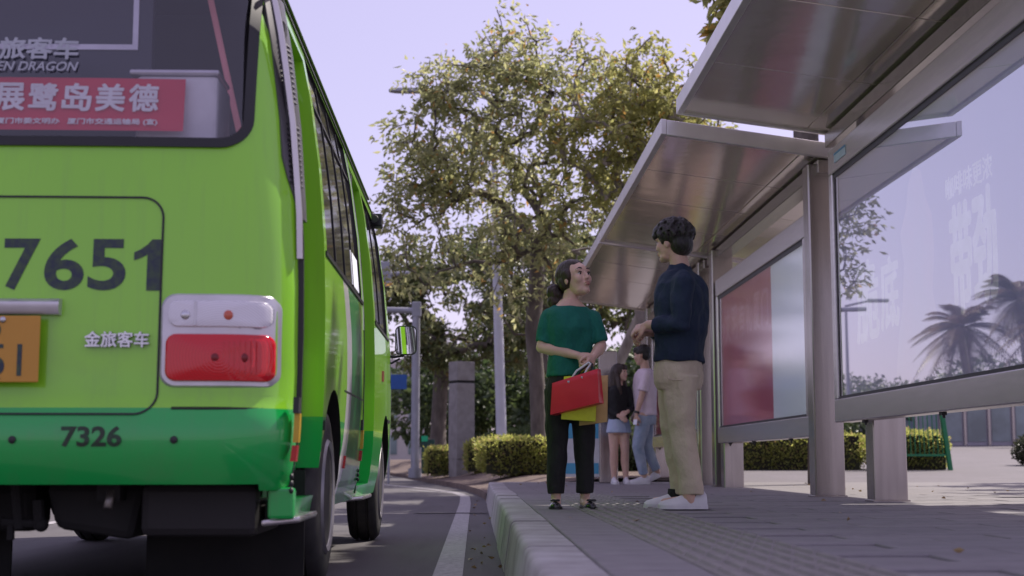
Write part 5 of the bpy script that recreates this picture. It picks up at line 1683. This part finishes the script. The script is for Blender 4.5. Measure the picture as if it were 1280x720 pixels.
# wood closing the view
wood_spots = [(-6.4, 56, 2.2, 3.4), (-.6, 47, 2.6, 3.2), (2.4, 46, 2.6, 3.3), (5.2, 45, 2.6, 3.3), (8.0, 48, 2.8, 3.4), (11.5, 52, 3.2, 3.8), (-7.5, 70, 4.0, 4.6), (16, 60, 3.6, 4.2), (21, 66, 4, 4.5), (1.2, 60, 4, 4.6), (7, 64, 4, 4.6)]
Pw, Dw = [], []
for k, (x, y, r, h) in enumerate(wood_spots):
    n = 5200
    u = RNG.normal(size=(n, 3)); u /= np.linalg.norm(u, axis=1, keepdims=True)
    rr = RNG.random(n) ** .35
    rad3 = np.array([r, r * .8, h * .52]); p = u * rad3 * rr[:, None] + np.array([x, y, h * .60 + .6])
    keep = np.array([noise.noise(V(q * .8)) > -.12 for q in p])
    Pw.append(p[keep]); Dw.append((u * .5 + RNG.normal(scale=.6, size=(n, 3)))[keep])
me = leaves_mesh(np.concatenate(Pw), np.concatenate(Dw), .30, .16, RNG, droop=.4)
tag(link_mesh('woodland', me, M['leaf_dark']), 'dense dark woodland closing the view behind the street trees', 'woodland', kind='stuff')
for k, (x, y, r, h) in enumerate(wood_spots[:6]):
    pass

# hedges and shrubs
shrub('clipped_hedge', 'light green clipped hedge on the soil bank beside the woman', 'hedge', (1.05, 26.0, .62), (1.0, .62, .32), 9000, (.062, .034), M['leaf_hedge'], 5, True, group='clipped hedges')
shrub('clipped_hedge', 'short light hedge just right of the square stone pillar', 'hedge', (.18, 31.5, .62), (.40, .5, .32), 3000, (.07, .038), M['leaf_hedge'], 6, True, group='clipped hedges')
shrub('clipped_hedge', 'short light hedge between the traffic pole and the stone pillar', 'hedge', (-.72, 33.6, .52), (.45, .5, .30), 3000, (.07, .038), M['leaf_hedge'], 7, True, group='clipped hedges')
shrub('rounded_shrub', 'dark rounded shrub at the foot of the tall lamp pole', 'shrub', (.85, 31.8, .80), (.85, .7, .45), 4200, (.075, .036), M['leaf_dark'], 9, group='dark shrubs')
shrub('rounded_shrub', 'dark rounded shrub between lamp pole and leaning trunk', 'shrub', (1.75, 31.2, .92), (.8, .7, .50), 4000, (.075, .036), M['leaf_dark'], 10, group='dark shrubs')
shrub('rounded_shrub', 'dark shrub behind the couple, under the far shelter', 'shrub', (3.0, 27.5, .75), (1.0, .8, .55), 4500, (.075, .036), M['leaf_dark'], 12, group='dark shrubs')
shrub('boxed_hedge', 'long light hedge behind the shelters, seen under the panels', 'hedge', (5.65, 26.9, plaza_z(26.9) + .34), (1.75, .45, .36), 11000, (.06, .034), M['leaf_hedge'], 15, True, group='clipped hedges')
shrub('boxed_hedge', 'hedge inside the bright green fence', 'hedge', (8.2, 27.0, plaza_z(27) + .34), (.72, .42, .36), 5000, (.06, .034), M['leaf_hedge'], 16, True, group='clipped hedges')
shrub('low_shrub', 'greyish low shrub standing alone on the plaza', 'shrub', (11.95, 29.5, plaza_z(29.5) + .30), (.72, .6, .42), 4200, (.085, .042), M['leaf_shrub'], 18)

# row across the road, mirrored in the panels
Pw, Dw = [], []
for k in range(26):
    x, y, r, h = -12.0 + random.uniform(-1.2, .6), 6 + k * 3.0, 1.9, random.uniform(1.5, 2.6)
    if k > 7: h += 1.6
    if k > 16: h += (k - 16) * .2; r += .5
    n = 1700
    u = RNG.normal(size=(n, 3)); u /= np.linalg.norm(u, axis=1, keepdims=True)
    Pw.append(u * np.array([r, r, h * .5]) * (RNG.random(n) ** .3)[:, None] + np.array([x, y, h * .55])); Dw.append(u * .6 + RNG.normal(scale=.6, size=(n, 3)))
me = leaves_mesh(np.concatenate(Pw), np.concatenate(Dw), .26, .13, RNG, droop=.3)
tag(link_mesh('roadside_thicket', me, M['leaf_far']), 'thicket along the far side of the road, mirrored in the glass', 'thicket', kind='stuff')


M['palm_frond'] = leaf_material('palm_frond', (0.075, 0.045, 0.035), (0.13, 0.085, 0.055), None, 0, .2)


def palm(base, h, r, seed, label):
    rnd = random.Random(seed); rng = np.random.default_rng(seed)
    t = empty('palm_tree', base, label, 'palm', 'palms across the road'); base = V(base)
    b = MB(); pts = [base + V((.05 * math.sin(k), .03 * k, h * k / 8)) for k in range(9)]
    b.tube(pts, [.20, .17, .15, .145, .14, .14, .14, .15, .10], 10); b.build('trunk', M['bark'], t, smooth=0)
    top = pts[-1]; fr = MB()
    for k in range(44):
        a = 2 * PI * k / 44 * 2.618; el = rnd.uniform(-.7, 1.25)
        d = V((math.cos(a) * math.cos(el), math.sin(a) * math.cos(el), math.sin(el)))
        L = r * rnd.uniform(.85, 1.1); P_ = []
        for j in range(9):
            f = j / 8; P_.append(top + d * L * f + V((0, 0, -.55 * L * f * f)))
        fr.tube(P_, [.02 * (1 - .8 * j / 8) for j in range(9)], 4, cap=False)
        side = d.cross(V((0, 0, 1))).normalized()
        for j in range(1, 9):
            for q in (0, .33, .66):
                f = min((j + q) / 8, 1); p = top + d * L * f + V((0, 0, -.55 * L * f * f))
                tdir = (d + V((0, 0, -1.1 * f))).normalized()
                for sg in (1, -1):
                    ld = (side * sg * .8 + tdir * .55 + V((0, 0, -.28))).normalized(); ll = r * .30 * math.sin(PI * min(f * .85 + .12, 1))
                    wv = tdir * .028
                    fr.add([p - wv, p + wv, p + ld * ll], [(0, 1, 2)])
    fr.build('fronds', M['palm_frond'], t)


palm((-8.6, 40.0, 0), 4.3, 1.7, 1, 'palm across the road with full drooping fronds, mirrored in the large panel')
palm((-9.7, 38.4, 0), 4.9, 1.8, 2, 'taller palm beside the first, mirrored at the large panel')
palm((-10.4, 37.2, 0), 4.3, 1.9, 3, 'palm nearest the stop among those mirrored in the large panel')

# ================================================================== STREET FURNITURE
t = empty('stone_pillar', (-.33, 33, .28), 'square grey stone pillar with dark groove below its cap', 'pillar')
b = MB(); b.box(-.56, -.10, 32.8, 33.2, .15, .56); b.build('base', M['concrete'], t, bevel=.01)
b = MB(); b.box(-.56, -.10, 32.78, 33.22, .56, 2.30); b.build('shaft', M['concrete'], t, bevel=.012)
b = MB(); b.box(-.54, -.12, 32.8, 33.2, 2.30, 2.36); b.build('groove', M['under'], t)
b = MB(); b.box(-.56, -.10, 32.78, 33.22, 2.36, 2.80); b.build('cap', M['concrete'], t, bevel=.012)
t.rotation_euler = (0, 0, R(28))

t = empty('traffic_pole', (-1.46, 34.5, .2), 'grey traffic pole with side arms and camera box, left of the stone pillar', 'pole')
b = MB(); b.tube([(-1.46, 34.5, .1), (-1.46, 34.5, 4.30)], [.105, .095], 16); b.tube([(-1.46, 34.5, .12), (-1.46, 34.5, .34)], .16, 16); b.build('mast', M['pole_grey'], t, smooth=40)
b = MB(); b.box(-1.56, -1.34, 34.4, 34.6, 4.0, 4.36); b.build('mast_head', M['pole_grey'], t, bevel=.02)
b = MB(); b.tube([(-1.5, 34.5, 4.15), (-4.2, 34.5, 4.22)], [.075, .055], 12); b.build('arm', M['pole_grey'], t, smooth=40)
b = MB(); b.box(-2.52, -2.08, 34.45, 34.7, 4.75, 5.35); b.tube([(-2.3, 34.5, 4.15), (-2.3, 34.55, 4.8)], .05, 10); b.build('camera_box', M['pole_grey'], t, bevel=.02)
b = MB(); b.tube([(-2.1, 34.55, 5.05), (-1.65, 34.55, 5.08)], .055, 10); b.build('camera', M['pole_grey'], t, smooth=40)

t = empty('street_lamp', (.56, 30, .4), 'tall pale street lamp pole rising into the tree crown', 'street lamp')
b = MB(); b.tube([(.56, 30, .3), (.44, 30, 4.5), (.36, 30, 8.0), (.25, 30, 8.3), (-.2, 30, 8.42), (-1.1, 30, 8.45)], [.115, .095, .065, .055, .05, .045], 16); b.build('pole', M['pole_white'], t, smooth=40)
b = MB(); b.loft([[( -1.05 - .85 * k / 6, 30 + y_ * s_, 8.44 + z_ * s_) for y_, z_ in ((-.14, -.03), (.14, -.03), (.11, .06), (-.11, .06))] for k, s_ in ((0, .5), (1, .9), (3, 1.0), (5, .9), (6, .55))]); b.build('lamp_head', M['pole_grey'], t, bevel=.02)

t = empty('utility_cabinet', (-1.10, 36, .25), 'small dark green cabinet with bright green light behind the traffic pole', 'cabinet')
b = MB(); b.box(-1.36, -1.03, 35.8, 36.2, .2, 1.05); b.build('cabinet_body', simple('cab_green', (0.02, 0.075, 0.06), .5), t, bevel=.02)
b = MB(); b.box(-1.36, -1.20, 35.78, 35.80, 1.0, 1.14); b.build('light_sign', simple('sign_green', (0.02, 0.55, 0.25), .4), t)

# blue road sign far down the side road
t = empty('road_sign', (-2.0, 33, .0), 'blue road sign beyond the bus mirror', 'road sign')
b = MB(); b.tube([(-2.0, 33, .0), (-2.0, 33, 2.6)], .03, 8); b.build('post', M['pole_grey'], t)
b = MB(); b.box(-2.15, -1.60, 32.93, 32.96, 2.16, 2.50); b.build('sign_face', simple('sign_blue', (0.01, 0.09, 0.36), .4), t, bevel=.01)

# green fence round the hedge on the right
t = empty('green_fence', (8.3, 26.4, plaza_z(26.4)), 'bright green steel fence with leaning end post beside the hedge', 'fence')
M['fence_green'] = simple('fence_green', (0.006, 0.20, 0.075), .4, 0, (0.008, 0.17, 0.065), 6)
fz = plaza_z(26.4)
b = MB(); b.hexa([(8.78, 26.38, fz - .02), (8.86, 26.38, fz - .02), (8.86, 26.46, fz - .02), (8.78, 26.46, fz - .02), (8.60, 26.38, fz + 1.5), (8.68, 26.38, fz + 1.5), (8.68, 26.46, fz + 1.5), (8.60, 26.46, fz + 1.5)]); b.build('end_post', M['fence_green'], t, bevel=.008)
b = MB(); b.box(7.42, 7.49, 26.38, 26.45, fz - .02, fz + 1.5); b.build('fence_post', M['fence_green'], t, bevel=.008)
for z in (.26, 1.42):
    b = MB(); b.box(7.4, 8.8 - z * .12, 26.40, 26.43, fz + z, fz + z + .04); b.build('rail', M['fence_green'], t)
for k in range(14):
    x = 7.58 + k * .085
    b = MB(); b.tube([(x, 26.415, fz + .27), (x - .03, 26.415, fz + 1.44)], .009, 6); b.build('picket', M['fence_green'], t)
b = MB(); b.box(5.2, 7.3, 30.8, 30.83, plaza_z(30) + .5, plaza_z(30) + 1.25)
t = empty('green_fence', (6.0, 30.8, plaza_z(30.8)), 'green panel fence behind the long hedge', 'fence')
for k in range(5):
    x = 4.6 + k * .62; b = MB(); b.box(x, x + .58, 30.8, 30.83, plaza_z(30.8) + .35, plaza_z(30.8) + 1.05); b.build('fence_panel', M['fence_green'], t)
    b = MB(); b.box(x + .58, x + .62, 30.79, 30.84, plaza_z(30.8) - .02, plaza_z(30.8) + 1.12); b.build('fence_post', M['fence_green'], t)

# glazed building across the plaza
def building(x0, x1, y, h, label, wall, nx, nz, z0):
    t = empty('glazed_building', ((x0 + x1) / 2, y + 4, z0), label, 'building', 'buildings across the plaza')
    b = MB(); b.box(x0, x1, y, y + 9, z0 - .4, z0 + h); b.build('wall', wall, t)
    cw = (x1 - x0) / nx; ch = h / nz
    for i in range(nx):
        for j in range(nz):
            b = MB(); b.box(x0 + cw * i + .12, x0 + cw * (i + 1) - .12, y - .03, y + .02, z0 + ch * j + .15, z0 + ch * (j + 1) - .2); o = b.build('window', M['pane_pale'], t)
        b = MB(); b.box(x0 + cw * i - .05, x0 + cw * i + .05, y - .09, y - .032, z0, z0 + h); b.build('mullion', M['steel_post'], t)


M['pane_pale'] = simple('pane_pale', (0.22, 0.28, 0.30), 0.12, 0, (0.13, 0.17, 0.18), 0.8, spec=.8)
M['wall_grey'] = simple('wall_grey', (0.40, 0.38, 0.42), 0.8)
building(17.0, 24.0, 58, 7.5, 'grey glazed building at the far side of the plaza, by the blue banner', M['wall_grey'], 7, 2, plaza_z(58))
building(25.5, 40, 62, 8, 'plain grey building right of the blue banner, behind the low shrub', M['wall_grey'], 6, 2, plaza_z(62))
t = empty('dark_column', (20.6, 52, plaza_z(52)), 'dark slim column in front of the glazed building', 'column')
b = MB(); b.box(20.35, 20.75, 52, 52.4, plaza_z(52) - .1, plaza_z(52) + 3.2); b.build('shaft', M['under'], t, bevel=.02)
b = MB(); b.box(20.3, 20.8, 51.95, 52.45, plaza_z(52) + 3.2, plaza_z(52) + 3.4); b.build('cap', M['under'], t)
t = empty('banner_stand', (20.2, 50, plaza_z(50)), 'blue upright banner stand in front of the grey building', 'banner')
b = MB(); b.box(20.05, 20.55, 50, 50.04, plaza_z(50) + .3, plaza_z(50) + 2.0); b.build('banner_cloth', simple('banner_blue', (0.05, 0.20, 0.50), .6), t)
b = MB(); b.box(20.0, 20.6, 49.9, 50.15, plaza_z(50) - .02, plaza_z(50) + .3); b.build('foot', M['pole_grey'], t)
b = MB(); b.ell((20.3, 49.99, plaza_z(50) + 1.75), (.15, .01, .15)); b.build('printed_disc', M['white_paint'], t)

# far pale building at the end of the side road and the slender mast seen in the glass
t = empty('apartment_block', (-9.0, 120, 0), 'pale apartment block at the end of the side road', 'building')
b = MB(); b.box(-16, -4.0, 120, 130, -.1, 9); b.build('wall', simple('wall_pale', (0.50, 0.46, 0.46), .8), t)
for i in range(6):
    for j in range(3):
        b = MB(); b.box(-15.4 + i * 1.95, -14.4 + i * 1.95, 119.95, 120.02, 1.0 + j * 2.8, 2.6 + j * 2.8); b.build('window', M['pane_pale'], t)
t = empty('lamp_mast', (-8.3, 52, 0), 'slim lamp mast across the road, mirrored in the large panel', 'street lamp')
b = MB(); b.tube([(-8.3, 52, 0), (-8.3, 52, 6.2), (-9.2, 52, 6.4)], [.09, .06, .04], 10); b.build('pole', M['pole_grey'], t)
b = MB(); b.box(-9.9, -9.1, 51.9, 52.1, 6.34, 6.46); b.build('lamp_head', M['pole_grey'], t, bevel=.02)

# dry leaves blown on to the paving and along the gutter
Pl, Dl = [], []
rl = random.Random(4)
for k in range(95):
    if rl.random() < .28: x, y, z = rl.uniform(-.05, .13), rl.uniform(5.5, 19), .012
    else: x, y, z = rl.uniform(.4, 5.5), rl.uniform(4.5, 18.5), PV + .016
    Pl.append((x, y, z)); Dl.append((rl.uniform(-1, 1), rl.uniform(-1, 1), .05))
me = leaves_mesh(np.array(Pl), np.array(Dl), .038, .022, np.random.default_rng(2))
tag(link_mesh('fallen_leaves', me, leaf_material('leaf_dry', (0.16, 0.10, 0.045), (0.34, 0.24, 0.10), None, 0, .1)), 'dry leaves scattered on paving and gutter', 'leaves', kind='stuff')
